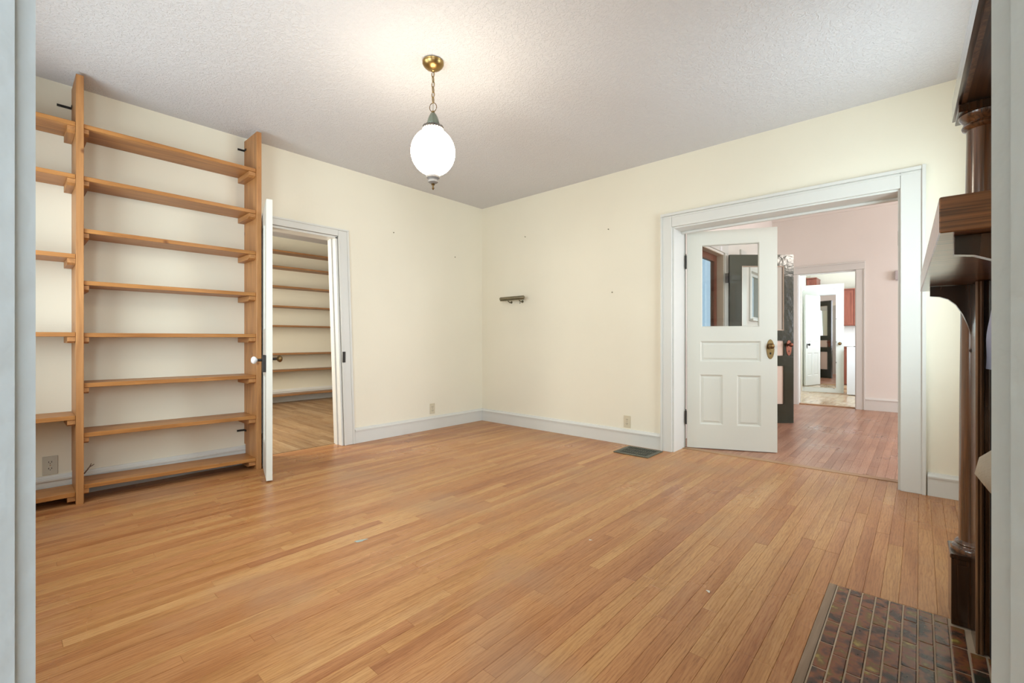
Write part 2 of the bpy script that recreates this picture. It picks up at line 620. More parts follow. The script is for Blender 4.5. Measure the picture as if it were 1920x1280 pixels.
def project_size(dims):
    x0, x1, y0, y1 = dims
    pts = []
    best = 0
    for t in range(5):
        y = y0 + (y1 - y0) * t / 4
        x = (x0 + x1) / 2
        d = Vector((x, y, 0)) - CAM
        z = d.dot(F2)
        if z < 0.45:
            continue
        u = d.dot(R2) / z * 853
        vv = 853 * 1.05 / z
        if abs(u) < 990 and vv < 660:
            best = max(best, 0) + 1 / (z * z * z)
    return best * (y1 - y0) * (x1 - x0)


def lay_boards(parent, rows, mat, limit, swap=False):
    """rows: list of board rectangles; the ones that show largest become parts, the rest one joined part"""
    items = []
    for d in rows:
        items.append((project_size(d) if not swap else 0, d))
    items.sort(key=lambda t: -t[0])
    rest_v, rest_f, rest_c = [], [], []
    for i, (s, d) in enumerate(items):
        col = (random.random() ** 0.9, random.random(), random.random(), 1)
        v, f = board_mesh('floor_board', d, col, mat)
        if swap:
            v = [(y, x, z) for x, y, z in v]
            f = [t[::-1] for t in f]
        if i < limit and s > 0:
            me = bpy.data.meshes.new('floor_board')
            me.from_pydata(v, [], f)
            a = me.attributes.new('tone', 'FLOAT_COLOR', 'POINT')
            a.data.foreach_set('color', list(col) * len(v))
            me.materials.append(M[mat])
            o = bpy.data.objects.new('floor_board', me)
            COL.objects.link(o)
            o.parent = parent
        else:
            k = len(rest_v)
            rest_v += v
            rest_f += [tuple(q + k for q in t) for t in f]
            rest_c += list(col) * len(v)
    if rest_v:
        me = bpy.data.meshes.new('floor_boards')
        me.from_pydata(rest_v, [], rest_f)
        a = me.attributes.new('tone', 'FLOAT_COLOR', 'POINT')
        a.data.foreach_set('color', rest_c)
        me.materials.append(M[mat])
        o = bpy.data.objects.new('floor_boards', me)
        COL.objects.link(o)
        o.parent = parent
        o['kind'] = 'stuff'


def rows_between(x0, x1, spans, lmin=0.5, lmax=1.9, wdt=0.0572):
    out = []
    k = int(math.ceil((x1 - x0) / wdt))
    for i in range(k):
        a, c = x0 + i * wdt, min(x0 + (i + 1) * wdt, x1)
        if c - a < 0.01:
            continue
        for (s0, s1) in spans((a + c) / 2):
            y = s0 - random.uniform(0, 1.0)
            while y < s1:
                e = y + random.uniform(lmin, lmax)
                lo, hi = max(y, s0), min(e, s1)
                if s1 - hi < 0.12:
                    hi = s1
                    e = s1
                if hi - lo > 0.02:
                    out.append((a, c, lo, hi))
                y = e
    return out


HX0, HY1, HY0 = 3.985, -1.80, -3.20   # hearth cut-out


def main_spans(x):
    if x > HX0:
        if x > XF - 0.02:
            return [(-6.0, HY0)]
        return [(-6.0, HY0), (HY1, 0.2)]
    return [(-6.0, 0.2)]


bm = bm_new()
bx(bm, -0.155, 6.3, -6.0, 0.285, -0.12, -0.006)
floor = struct('floor', bm, 'dark_gap')
rows = rows_between(3.985 - 0.0572 * 72, 6.2, main_spans)
lay_boards(floor, rows, 'floor', 300)
# strip board along the front of the hearth, threshold boards
bm = bm_new(); bx(bm, HX0 + 0.001, 4.013, HY0, HY1, -0.005, 0.001, 0.001)
obj('edge_board', bm, wood('grey_worn_edge_board', (0.20, 0.13, 0.08), (0.34, 0.23, 0.15), 'y', 0.6, 20), floor)
bm = bm_new(); bx(bm, 2.55, 4.185, 0.203, 0.283, -0.005, 0.004, 0.002)
obj('threshold', bm, 'threshold', floor)

# old paint drips and specks on the boards
for (sx, sy, ra, rb, rot, mt) in ((2.10, -2.94, 0.030, 0.011, 1.3, (0.36, 0.42, 0.38)), (2.99, -2.13, 0.008, 0.006, 0.4, (0.7, 0.66, 0.6)), (3.62, -2.22, 0.006, 0.010, 0.8, (0.7, 0.66, 0.58))):
    bm = bm_new()
    pts = []
    for k in range(14):
        a = 2 * math.pi * k / 14
        q = 1 + 0.25 * math.sin(3 * a + 1) + 0.12 * math.cos(5 * a)
        u, v = ra * q * math.cos(a), rb * q * math.sin(a)
        pts.append((sx + u * math.cos(rot) - v * math.sin(rot), sy + u * math.sin(rot) + v * math.cos(rot)))
    prism(bm, pts, 'z', 0.0002, 0.0012)
    obj('paint_drip', bm, paint('old_paint_drip', mt, 0.7, 0.1, 0, 1), floor)

# hall
bm = bm_new(); bx(bm, 2.30, 8.1, 0.286, 4.60, -0.12, -0.006)
hall_floor = struct('floor', bm, 'dark_gap')
lay_boards(hall_floor, rows_between(2.42, 8.0, lambda x: [(0.287, 4.56)]), 'hall_floor', 120)
bm = bm_new(); bx(bm, 2.78, 3.57, 4.50, 4.60, -0.004, 0.016, 0.004)
obj('threshold', bm, 'threshold', hall_floor)
# library room (boards run the other way)
bm = bm_new(); bx(bm, -3.9, -0.157, -4.1, 1.3, -0.12, -0.006)
lib_floor = struct('floor', bm, 'dark_gap')
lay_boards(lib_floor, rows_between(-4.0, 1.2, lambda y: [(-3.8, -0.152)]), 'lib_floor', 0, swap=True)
# kitchen
bm = bm_new(); bx(bm, 2.12, 4.3, 4.602, 9.6, -0.12, -0.006)
kit_floor = struct('floor', bm, 'dark_gap')
lay_boards(kit_floor, rows_between(2.2, 4.25, lambda x: [(4.602, 9.5)], 0.9, 1.3, 0.12), 'kit_floor', 0)

# ------------------------------------------------------------------ ceilings
bm = bm_new(); bx(bm, -0.16, 6.3, -6.0, 0.02, H, H + 0.1)
struct('ceiling', bm, 'ceiling')
bm = bm_new(); bx(bm, -3.9, -0.16, -4.1, 1.3, 2.782, 2.88)
struct('ceiling', bm, 'ceiling')
bm = bm_new(); bx(bm, 2.2, 8.1, 0.02, 4.6, HH, HH + 0.1)
struct('ceiling', bm, 'peach')
bm = bm_new(); bx(bm, 2.14, 4.3, 4.6, 9.6, HH, HH + 0.1)
struct('ceiling', bm, 'kitchen')

# ------------------------------------------------------------------ main room walls
DZ = 2.07           # library doorway head
bm = bm_new()
prism(bm, [(-6.0, -0.005), (-2.66, -0.005), (-2.66, DZ), (-2.66, H), (-6.0, H)], 'x', -0.16, 0)
prism(bm, [(-2.66, DZ), (-1.925 - LEAN * DZ, DZ), (-1.925 - LEAN * H, H), (-2.66, H)], 'x', -0.16, 0)
prism(bm, [(-1.925, -0.005), (0.0, -0.005), (0.0, H), (-1.925 - LEAN * H, H)], 'x', -0.16, 0)
wall_left = struct('wall_left', bm, 'cream')

bm = bm_new()
OX0, OX1, OZ = 2.545, 4.178, 2.107
WT = 0.27
bx(bm, -0.16, OX0, 0, WT, -0.005, HH)
bx(bm, OX0, OX1, 0, WT, OZ, HH)
bx(bm, OX1, 6.3, 0, WT, -0.005, HH)
wall_right = struct('wall_right', bm, 'cream')

# hall side of that wall is painted peach
bm = bm_new()
bx(bm, 2.42, OX0 - 0.1, WT, WT + 0.006, 0, HH)
bx(bm, OX0 - 0.1, OX1 + 0.1, WT, WT + 0.006, OZ + 0.1, HH)
bx(bm, OX1 + 0.1, 8.0, WT, WT + 0.006, 0, HH)
struct('wall_hall_near', bm, 'peach')

# near wall with two unseen windows (behind the left jamb), added to let daylight in
bm = bm_new()
DLX, DLY = 3.38, YN
bx(bm, -0.0, 0.45, YN - 0.16, YN, 0, H)
bx(bm, 0.45, 1.45, YN - 0.16, YN, 0, 0.8)
bx(bm, 0.45, 1.45, YN - 0.16, YN, 2.3, H)
bx(bm, 1.45, 1.95, YN - 0.16, YN, 0, H)
bx(bm, 1.95, 2.95, YN - 0.16, YN, 0, 0.8)
bx(bm, 1.95, 2.95, YN - 0.16, YN, 2.3, H)
bx(bm, 2.95, 3.45, YN - 0.16, YN, 0, H)
struct('wall_near', bm, 'cream')
for x0 in (0.45, 1.95):
    t = struct_empty('added_window_1' if x0 < 1 else 'added_window_2')
    bm = bm_new()
    for a in ((x0, x0 + 0.06, 0.8, 2.3), (x0 + 0.94, x0 + 1.0, 0.8, 2.3), (x0 + 0.06, x0 + 0.94, 0.8, 0.86), (x0 + 0.06, x0 + 0.94, 2.24, 2.3), (x0 + 0.06, x0 + 0.94, 1.52, 1.57)):
        bx(bm, a[0], a[1], YN - 0.10, YN - 0.04, a[2], a[3])
    obj('window_frame', bm, 'white', t)
    for z0, z1 in ((0.86, 1.52), (1.57, 2.24)):
        bm = bm_new(); bx(bm, x0 + 0.06, x0 + 0.94, YN - 0.072, YN - 0.068, z0, z1)
        obj('pane', bm, 'glass', t)

# diagonal wall in which the camera's doorway stands
def diag(bm, lat0, lat1, d0, d1, z0, z1, bev=0.0):
    pts = [camp(lat0, d0), camp(lat1, d0), camp(lat1, d1), camp(lat0, d1)]
    prism(bm, pts, 'z', z0, z1, bev)


bm = bm_new()
diag(bm, -0.86, -0.4236, 0.2, 0.378, 0, H)
diag(bm, 0.4248, 0.90, 0.2, 0.378, 0, H)
diag(bm, -0.4236, 0.4248, 0.2, 0.378, 2.2, H)
struct('wall_diagonal', bm, 'cream')
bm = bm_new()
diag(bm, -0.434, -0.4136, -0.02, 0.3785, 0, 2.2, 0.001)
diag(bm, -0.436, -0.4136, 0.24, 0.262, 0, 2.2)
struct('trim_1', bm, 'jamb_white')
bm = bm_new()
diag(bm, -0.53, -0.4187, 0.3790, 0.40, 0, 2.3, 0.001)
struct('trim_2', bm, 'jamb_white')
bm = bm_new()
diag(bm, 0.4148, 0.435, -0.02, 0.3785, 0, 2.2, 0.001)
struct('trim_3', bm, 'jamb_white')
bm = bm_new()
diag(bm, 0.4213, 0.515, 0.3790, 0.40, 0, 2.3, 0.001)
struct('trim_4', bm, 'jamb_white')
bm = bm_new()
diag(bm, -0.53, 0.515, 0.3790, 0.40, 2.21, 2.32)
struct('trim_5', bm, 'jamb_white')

# wall of the fireplace with the firebox opening
bm = bm_new()
FB0, FB1 = -2.70, -1.98
bx(bm, XF, XF + 0.6, -3.45, FB0, -0.005, H)
bx(bm, XF, XF + 0.6, FB1, -1.37, -0.005, H)
bx(bm, XF, XF + 0.16, -1.37, -0.37, -0.005, 0.8)
bx(bm, XF, XF + 0.16, -1.37, -0.37, 2.3, H)
bx(bm, XF, XF + 0.16, -0.37, 0.0, -0.005, H)
bx(bm, XF, XF + 0.6, FB0, FB1, 1.0, H)
bx(bm, XF + 0.55, XF + 0.6, FB0, FB1, -0.005, 1.0)
struct('wall_fireplace', bm, 'cream')

t = struct_empty('added_window_4')  # unseen window added to bring daylight onto the bookcase wall
bm = bm_new()
for a in ((-1.37, -1.31, 0.8, 2.3), (-0.43, -0.37, 0.8, 2.3), (-1.31, -0.43, 0.8, 0.86), (-1.31, -0.43, 2.24, 2.3), (-1.31, -0.43, 1.52, 1.57)):
    bx(bm, XF + 0.04, XF + 0.10, *a)
obj('window_frame', bm, 'white', t)
for z0, z1 in ((0.86, 1.52), (1.57, 2.24)):
    bm = bm_new(); bx(bm, XF + 0.068, XF + 0.072, -1.31, -0.43, z0, z1)
    obj('pane', bm, 'glass', t)

# room behind the camera
bm = bm_new()
bx(bm, 0.0, 6.3, -6.12, -6.0, 0, H)
bx(bm, 6.3, 6.42, -6.12, 0.27, 0, H)
struct('wall_back', bm, 'cream')

# ------------------------------------------------------------------ library room walls
bm = bm_new()
bx(bm, -3.93, -3.77, -4.1, 1.3, 0, 2.782)
struct('wall_library_far', bm, 'library')
bm = bm_new()
bx(bm, -3.77, -0.16, 1.2, 1.3, 0, 2.782)
bx(bm, -3.77, -0.16, -4.1, -4.0, 0, 2.782)
struct('wall_library_sides', bm, 'library')

# ------------------------------------------------------------------ hall walls
FD0, FD1, FDZ = 1.02, 1.91, 2.13      # front doorway in the hall's left wall
W0, W1, WZ0, WZ1 = 3.11, 3.95, 1.36, 2.06
bm = bm_new()
HL = 2.42
bx(bm, HL - 0.16, HL, WT, FD0, -0.005, HH)
bx(bm, HL - 0.16, HL, FD0, FD1, FDZ, HH)
bx(bm, HL - 0.16, HL, FD1, W0, -0.005, HH)
bx(bm, HL - 0.16, HL, W0, W1, -0.005, WZ0)
bx(bm, HL - 0.16, HL, W0, W1, WZ1, HH)
bx(bm, HL - 0.16, HL, W1, Y_FAR, -0.005, HH)
struct('wall_hall_left', bm, 'peach')
KX0, KX1, KZ = 2.787, 3.556, 2.12
bm = bm_new()
bx(bm, HL - 0.16, KX0, Y_FAR, Y_FAR + 0.15, -0.005, HH)
bx(bm, KX0, KX1, Y_FAR, Y_FAR + 0.15, KZ, HH)
bx(bm, KX1, 8.0, Y_FAR, Y_FAR + 0.15, -0.005, HH)
struct('wall_hall_far', bm, 'peach')
bm = bm_new()
bx(bm, 8.0, 8.12, 0, 4.6, -0.005, 0.9)
bx(bm, 8.0, 8.12, 0, 4.6, 2.5, HH)
bx(bm, 8.0, 8.12, 0, 1.3, 0.9, 2.5)
bx(bm, 8.0, 8.12, 3.3, 4.6, 0.9, 2.5)
struct('wall_hall_right', bm, 'peach')
# crown moulding along the far wall
bm = bm_new()
prism(bm, [(Y_FAR, 3.02), (Y_FAR - 0.02, 3.02), (Y_FAR - 0.05, HH), (Y_FAR, HH)], 'x', HL, 8.0)
struct('trim_6', bm, 'peach')

# ------------------------------------------------------------------ kitchen walls
KYB = 9.45
bm = bm_new()
bx(bm, 2.14, 4.3, KYB, KYB + 0.12, -0.005, HH)
struct('wall_kitchen_back', bm, 'kitchen')
bm = bm_new()
bx(bm, 2.14, 2.2, 4.6, KYB, -0.005, HH)
bx(bm, 2.2, 2.47, 6.60, 6.72, -0.005, HH)
bx(bm, 4.2, 4.3, 4.6, KYB, -0.005, HH)
bx(bm, 2.2, KX0 - 0.02, 4.6005, 4.606, -0.005, HH)
bx(bm, KX1 + 0.02, 4.2, 4.6005, 4.606, -0.005, HH)
struct('wall_kitchen_side', bm, 'kitchen')

# ------------------------------------------------------------------ baseboards
def baseboard(name, segs, h=0.12, cap=0.035, mat='white'):
    """segs: list of (axis, a0, a1, pos, dir) ; board plus cap moulding"""
    t = struct_empty(name)
    for axis, a0, a1, pos, d in segs:
        prof = [(0, 0.0), (0.018 * d, 0.0), (0.018 * d, h), (0, h)]
        capp = [(0, h + 0.001), (0.026 * d, h + 0.001), (0.027 * d, h + 0.012), (0.014 * d, h + cap * 0.7), (0.010 * d, h + cap), (0, h + cap)]
        for nm, pr in (('board', prof), ('cap_moulding', capp)):
            bm = bm_new()
            if axis == 'y':
                prism(bm, [(pos + u, v) for u, v in pr], 'y', a0, a1)
            else:
                prism(bm, [(pos + u, v) for u, v in pr], 'x', a0, a1)
            obj(nm, bm, mat, t)
    return t


baseboard('baseboard_left', [('y', -1.812, -0.0, 0, 1), ('y', YN, -2.778, 0, 1)])
baseboard('baseboard_right', [('x', 0.0, 2.44, 0, -1), ('x', 4.315, XF, 0, -1)])
baseboard('baseboard_library', [('y', -4.0, 1.2, -3.77, 1)], 0.17, 0.045)
baseboard('baseboard_hall', [('x', 3.665, 8.0, Y_FAR, -1)], 0.15, 0.035)

# ------------------------------------------------------------------ library doorway trim (leaning right side)
def shear(bm, k=LEAN):
    for v in bm.verts:
        v.co.y -= k * v.co.z


t = struct_empty('trim_7')
tz = 2.072
bm = bm_new()                                    # right casing
bx(bm, 0, 0.020, -1.922, -1.815, 0, tz + 0.055, 0.002)
bx(bm, 0.020, 0.028, -1.835, -1.815, 0, tz + 0.055, 0.002)
bx(bm, 0.020, 0.024, -1.922, -1.905, 0, tz, 0.001)
shear(bm); obj('casing', bm, 'white', t)
bm = bm_new()                                    # head casing
bx(bm, 0, 0.019, -2.775, -1.922 - LEAN * tz - 0.002, tz, tz + 0.06, 0.002)
bx(bm, 0, 0.028, -2.775, -1.817 - LEAN * tz, tz + 0.056, tz + 0.072, 0.002)
obj('casing', bm, 'white', t)
bm = bm_new(); bx(bm, 0, 0.02, -2.775, -2.668, 0, tz, 0.002)
obj('casing', bm, 'white', t)
bm = bm_new(); bx(bm, -0.16, 0.0, -1.945, -1.922, 0, 2.06)
bx(bm, -0.11, -0.07, -1.957, -1.945, 0, 2.06)
shear(bm)
obj('jamb', bm, 'white', t)
bm = bm_new(); bx(bm, -0.16, 0.0, -2.68, -2.66, 0, 2.055)
obj('jamb', bm, 'white', t)
bm = bm_new(); bx(bm, -0.16, 0.0, -2.66, -1.92 - LEAN * 2.06, 2.05, 2.075)
obj('jamb', bm, 'white', t)
bm = bm_new(); bx(bm, 0.020, 0.034, -1.934 - LEAN * 0.88 + 0.012, -1.906 - LEAN * 0.88 + 0.012, 0.826, 0.933, 0.002)
tag(obj('strike_plate', bm, 'iron', t), 'dark metal strike box')

# ------------------------------------------------------------------ wide doorway trim in the right wall
t = struct_empty('trim_8')
cw = 0.102
bm = bm_new()
bx(bm, 2.443, 2.549, -0.021, 0, 0, 2.21, 0.002); bx(bm, 2.443, 2.462, -0.031, -0.021, 0, 2.21, 0.002)
obj('casing', bm, 'white', t)
bm = bm_new()
bx(bm, 4.176, 4.308, -0.021, 0, 0, 2.21, 0.002); bx(bm, 4.287, 4.308, -0.031, -0.021, 0, 2.24, 0.002)
obj('casing', bm, 'white', t)
bm = bm_new()
bx(bm, 2.551, 4.174, -0.021, 0, 2.105, 2.21, 0.002); bx(bm, 2.443, 4.285, -0.031, 0, 2.2105, 2.236, 0.003)
bx(bm, 2.47, 4.28, -0.026, -0.021, 2.192, 2.202)
obj('casing', bm, 'white', t)
bm = bm_new(); bx(bm, OX0 + 0.001, OX0 + 0.018, 0, WT + 0.02, 0.0, OZ)
obj('jamb', bm, 'white', t)
bm = bm_new(); bx(bm, OX1 - 0.016, OX1 - 0.001, 0, WT + 0.02, 0.0, OZ)
obj('jamb', bm, 'white', t)
bm = bm_new(); bx(bm, OX0 + 0.018, OX1 - 0.016, 0, WT + 0.02, OZ - 0.015, OZ - 0.001)
obj('jamb', bm, 'white', t)
bm = bm_new()
bx(bm, OX0 + 0.018, OX1 - 0.016, 0.175, 0.21, OZ - 0.035, OZ - 0.015, 0.003)
bx(bm, OX0 + 0.018, OX1 - 0.016, 0.21, 0.225, OZ - 0.026, OZ - 0.015, 0.002)
obj('door_stop', bm, 'white', t)
for z in (1.81, 0.29):
    bm = bm_new(); lathe(bm, [(0.007, -0.055), (0.007, 0.055)], 10, (OX1 - 0.018, WT + 0.012, z))
    obj('hinge', bm, 'old_brass', t)

# ------------------------------------------------------------------ kitchen doorway trim
t = struct_empty('trim_9')
yf = Y_FAR
for x0, x1 in ((2.69, KX0 + 0.004), (KX1 - 0.004, 3.664)):
    bm = bm_new(); bx(bm, x0, x1, yf - 0.02, yf, 0, 2.115, 0.002)
    xo = x0 if x0 < 3 else x1 - 0.02
    bx(bm, xo, xo + 0.02, yf - 0.03, yf - 0.02, 0, 2.115, 0.002)
    obj('casing', bm, 'white', t)
bm = bm_new(); bx(bm, 2.69, 3.664, yf - 0.02, yf, 2.117, 2.235, 0.002); bx(bm, 2.69, 3.664, yf - 0.032, yf - 0.02, 2.215, 2.237, 0.002)
obj('casing', bm, 'white', t)
for x0, x1 in ((KX0, KX0 + 0.015), (KX1 - 0.015, KX1)):
    bm = bm_new(); bx(bm, x0, x1, yf, yf + 0.15, 0, KZ)
    obj('jamb', bm, 'white', t)
bm = bm_new(); bx(bm, KX0 + 0.016, KX1 - 0.016, yf, yf + 0.15, KZ - 0.015, KZ - 0.001)
obj('jamb', bm, 'white', t)

# ------------------------------------------------------------------ doors
def add_frame(bm, width, th, z0, z1, holes, bev=0.0):
    """door slab of thickness th (y -th..0, x 0..width) with rectangular holes, built as a grid"""
    xs = sorted({0, width} | {h[0] for h in holes} | {h[1] for h in holes})
    zs = sorted({z0, z1} | {h[2] for h in holes} | {h[3] for h in holes})
    for i in range(len(zs) - 1):
        run = None
        zc = (zs[i] + zs[i + 1]) / 2
        for j in range(len(xs) - 1):
            xc = (xs[j] + xs[j + 1]) / 2
            solid = not any(h[0] < xc < h[1] and h[2] < zc < h[3] for h in holes)
            if solid:
                if run is None:
                    run = xs[j]
            elif run is not None:
                bx(bm, run, xs[j], -th, 0, zs[i], zs[i + 1])
                run = None
        if run is not None:
            bx(bm, run, xs[-1], -th, 0, zs[i], zs[i + 1])
    bmesh.ops.remove_doubles(bm, verts=bm.verts, dist=1e-5)
    # drop interior faces shared by two boxes
    seen = {}
    for f in list(bm.faces):
        key = tuple(round(c, 4) for c in f.calc_center_median())
        if key in seen:
            bmesh.ops.delete(bm, geom=[f, seen[key]], context='FACES_ONLY')
            del seen[key]
        else:
            seen[key] = f


def panel(door, hole, th, mat, raised=True, name='panel'):
    x0, x1, z0, z1 = hole
    bm = bm_new()
    e = 0.001
    bx(bm, x0 + e, x1 - e, -th / 2 - 0.006, -th / 2 + 0.006, z0 + e, z1 - e)
    if raised:
        g = 0.035
        for s in (-1, 1):
            y0 = -th / 2 + s * 0.006
            y1 = -th / 2 + s * 0.013
            b = [(x0 + g * 0.6, z0 + g * 0.6), (x1 - g * 0.6, z0 + g * 0.6), (x1 - g * 0.6, z1 - g * 0.6), (x0 + g * 0.6, z1 - g * 0.6)]
            c = [(x0 + g, z0 + g), (x1 - g, z0 + g), (x1 - g, z1 - g), (x0 + g, z1 - g)]
            B = [bm.verts.new((u, y0, v)) for u, v in b]
            Cc = [bm.verts.new((u, y1, v)) for u, v in c]
            fs = [bm.faces.new(Cc)]
            for i in range(4):
                j = (i + 1) % 4
                fs.append(bm.faces.new((B[i], B[j], Cc[j], Cc[i])))
            bmesh.ops.recalc_face_normals(bm, faces=fs)
    return obj(name, bm, mat, door)


def beads(door, hole, th, mat, wdt=0.014, proud=0.0):
    """sticking moulding around the inside of a hole, both faces"""
    x0, x1, z0, z1 = hole
    bm = bm_new()
    for s in (-1, 1):
        ye = -th / 2 + s * (th / 2 + proud)
        yi = -th / 2 + s * 0.007
        for a, d in (((x0, z0), (x1, z0)), ((x1, z0), (x1, z1)), ((x1, z1), (x0, z1)), ((x0, z1), (x0, z0))):
            cx, cz = (x0 + x1) / 2, (z0 + z1) / 2
            def ins(p):
                return (p[0] + (wdt if p[0] < cx else -wdt), p[1] + (wdt if p[1] < cz else -wdt))
            ai, di = ins(a), ins(d)
            v = [bm.verts.new((a[0], ye, a[1])), bm.verts.new((d[0], ye, d[1])), bm.verts.new((di[0], yi, di[1])), bm.verts.new((ai[0], yi, ai[1]))]
            bm.faces.new(v)
    bmesh.ops.recalc_face_normals(bm, faces=bm.faces)
    return obj('panel_moulding', bm, mat, door)


def knob(parent, x, y, z, sgn, mat, r=0.027, shank=0.045, plate=None, plate_mat='old_brass', name='knob'):
    """round door knob sticking out along local y by sgn"""
    bm = bm_new()
    pr = [(0.009, 0.0), (0.009, shank - 0.018), (r * 0.72, shank - 0.012), (r, shank), (r * 0.97, shank + 0.010), (r * 0.6, shank + 0.02), (0, shank + 0.023)]
    lathe(bm, [(a, c * sgn) for a, c in pr], 20, (x, y, z), 'y')
    k = obj(name, bm, mat, parent, 'all')
    bm = bm_new()
    lathe(bm, [(0.0105, 0.0), (0.0105, (shank - 0.020) * sgn)], 14, (x, y, z), 'y')
    obj('shank', bm, 'iron', k)
    if plate:
        hw, hh, zc = plate
        bm = bm_new()
        pts = [(x + hw * math.cos(2 * math.pi * i / 24), zc + hh * math.sin(2 * math.pi * i / 24)) for i in range(24)]
        prism(bm, pts, 'y', y, y + 0.005 * sgn, 0.0015)
        p = obj('escutcheon', bm, plate_mat, parent)
        bm = bm_new()
        prism(bm, [(x + 0.006 * math.cos(2 * math.pi * i / 12), zc - hh * 0.42 + 0.011 * math.sin(2 * math.pi * i / 12)) for i in range(12)], 'y', y + 0.0052 * sgn, y + 0.006 * sgn)
        obj('keyhole', bm, 'black', p)
    return k


def mark_door(o, label):
    o['label'] = label
    return o


# door_1: white panelled door to the library, seen nearly on edge
d = mark_door(struct_empty('door_1', (0.012, -2.652, 0.012), math.radians(-16.49)), 'white painted door standing open beside the bookcase, seen nearly edge-on')
wd, th = 0.728, 0.041
holes = [(0.11, 0.32, 1.12, 1.95), (0.41, 0.62, 1.12, 1.95), (0.11, 0.32, 0.24, 0.76), (0.41, 0.62, 0.24, 0.76)]
bm = bm_new(); add_frame(bm, wd, th, 0, 2.075, holes)
obj('door_leaf', bm, 'door_white', d)
for h in holes:
    panel(d, h, th, 'door_white'); beads(d, h, th, 'door_white')
knob(d, 0.668, -th - 0.024, 0.888, -1, 'porcelain', 0.028, 0.05)
knob(d, 0.668, 0.0, 0.895, 1, 'old_brass', 0.026, 0.05, (0.018, 0.03, 0.895))
bm = bm_new(); bx(bm, 0.628, 0.722, -th - 0.024, -th, 0.80, 0.925, 0.003)
tag(obj('rim_lock', bm, 'iron', d), 'dark iron rim lock box')
for z in (0.46, 1.72):
    bm = bm_new(); lathe(bm, [(0.0, -0.068), (0.008, -0.066), (0.008, 0.066), (0.0, 0.068)], 12, (0.0, -th - 0.005, z))
    bx(bm, 0.0, 0.03, -th - 0.002, -th, z - 0.058, z + 0.058)
    obj('hinge', bm, 'iron', d)

# door_2: half-glazed white door leaf of the wide doorway
d = mark_door(struct_empty('door_2', (2.572, 0.292, 0.008), math.radians(25.1)), 'white half-glazed door leaf with oval brass plate, open into the hall')
wd, th = 0.78, 0.040
glass_h = (0.130, 0.631, 1.165, 1.955)
hol = [glass_h, (0.120, 0.645, 0.835, 1.030), (0.115, 0.318, 0.230, 0.708), (0.441, 0.645, 0.230, 0.708)]
bm = bm_new(); add_frame(bm, wd, th, 0, 2.088, hol)
obj('door_leaf', bm, 'door_white', d)
for h in hol[1:]:
    panel(d, h, th, 'door_white'); beads(d, h, th, 'door_white')
beads(d, glass_h, th, 'door_white', 0.008)
bm = bm_new(); bx(bm, glass_h[0], glass_h[1], -th / 2 - 0.002, -th / 2 + 0.002, glass_h[2], glass_h[3])
obj('pane', bm, 'glass', d)
knob(d, 0.722, -th, 0.985, -1, 'old_brass', 0.026, 0.04, (0.033, 0.092, 0.955), 'old_brass')
for z in (1.80, 0.29):
    bm = bm_new(); lathe(bm, [(0.0, -0.07), (0.008, -0.066), (0.008, 0.06), (0.004, 0.066), (0.005, 0.075), (0, 0.08)], 12, (-0.012, -th - 0.002, z))
    obj('hinge', bm, 'iron', d)

# door_3: dark green front door, open
d = mark_door(struct_empty('door_3', (2.464 - 0.0, 1.955, 0.004), math.atan2(0.668, 0.744)), 'dark green glossy front door with cream lower panels, open in the hall')
wd, th = 0.803, 0.042
gh = (0.152, 0.682, 1.165, 1.978)
hol = [gh, (0.152, 0.682, 0.847, 1.036), (0.152, 0.372, 0.237, 0.718), (0.462, 0.682, 0.237, 0.718)]
bm = bm_new(); add_frame(bm, wd, th, 0, 2.12, hol)
obj('door_leaf', bm, 'green_door', d)
for h in hol[1:]:
    panel(d, h, th, 'cream_panel', False)
bm = bm_new(); bx(bm, gh[0], gh[1], -th / 2 - 0.002, -th / 2 + 0.002, gh[2], gh[3])
obj('pane', bm, 'glass', d)
beads(d, gh, th, 'cream_panel', 0.010)
knob(d, 0.742, -th, 0.985, -1, 'copper', 0.027, 0.045, (0.036, 0.098, 0.945), 'copper')
knob(d, 0.742, 0.0, 0.985, 1, 'copper', 0.027, 0.045, (0.036, 0.098, 0.945), 'copper')
for z in (1.825, 0.3):
    bm = bm_new(); lathe(bm, [(0.0, -0.075), (0.010, -0.07), (0.010, 0.07), (0.0, 0.075)], 12, (-0.008, -th - 0.004, z))
    bx(bm, -0.055, -0.008, -th - 0.002, -th + 0.003, z - 0.06, z + 0.06)
    obj('hinge', bm, 'iron', d)

# door_4: white door with long mirror, in the kitchen
d = mark_door(struct_empty('door_4', (2.492, 6.63, 0.012), math.radians(4.0)), 'white kitchen door carrying a tall mirror, beyond the hall doorway')
wd, th = 0.685, 0.036
bm = bm_new(); bx(bm, 0, wd, 0, th, 0, 2.135, 0.002)
obj('door_leaf', bm, 'door_white', d)
bm = bm_new(); bx(bm, 0.008, 0.560, -0.005, -0.0005, 0.098, 2.03)
obj('mirror', bm, 'mirror', d)
for x, z in ((0.03, 0.09), (0.53, 0.09), (0.03, 2.035), (0.53, 2.035), (0.564, 1.45), (0.564, 0.6), (0.564, 1.0)):
    bm = bm_new(); bx(bm, x - 0.008, x + 0.008, -0.008, 0.0, z - 0.008, z + 0.008)
    obj('mirror_clip', bm, 'chrome', d)
knob(d, 0.622, 0.0, 0.965, -1, 'old_brass', 0.028, 0.04, (0.030, 0.030, 0.965))

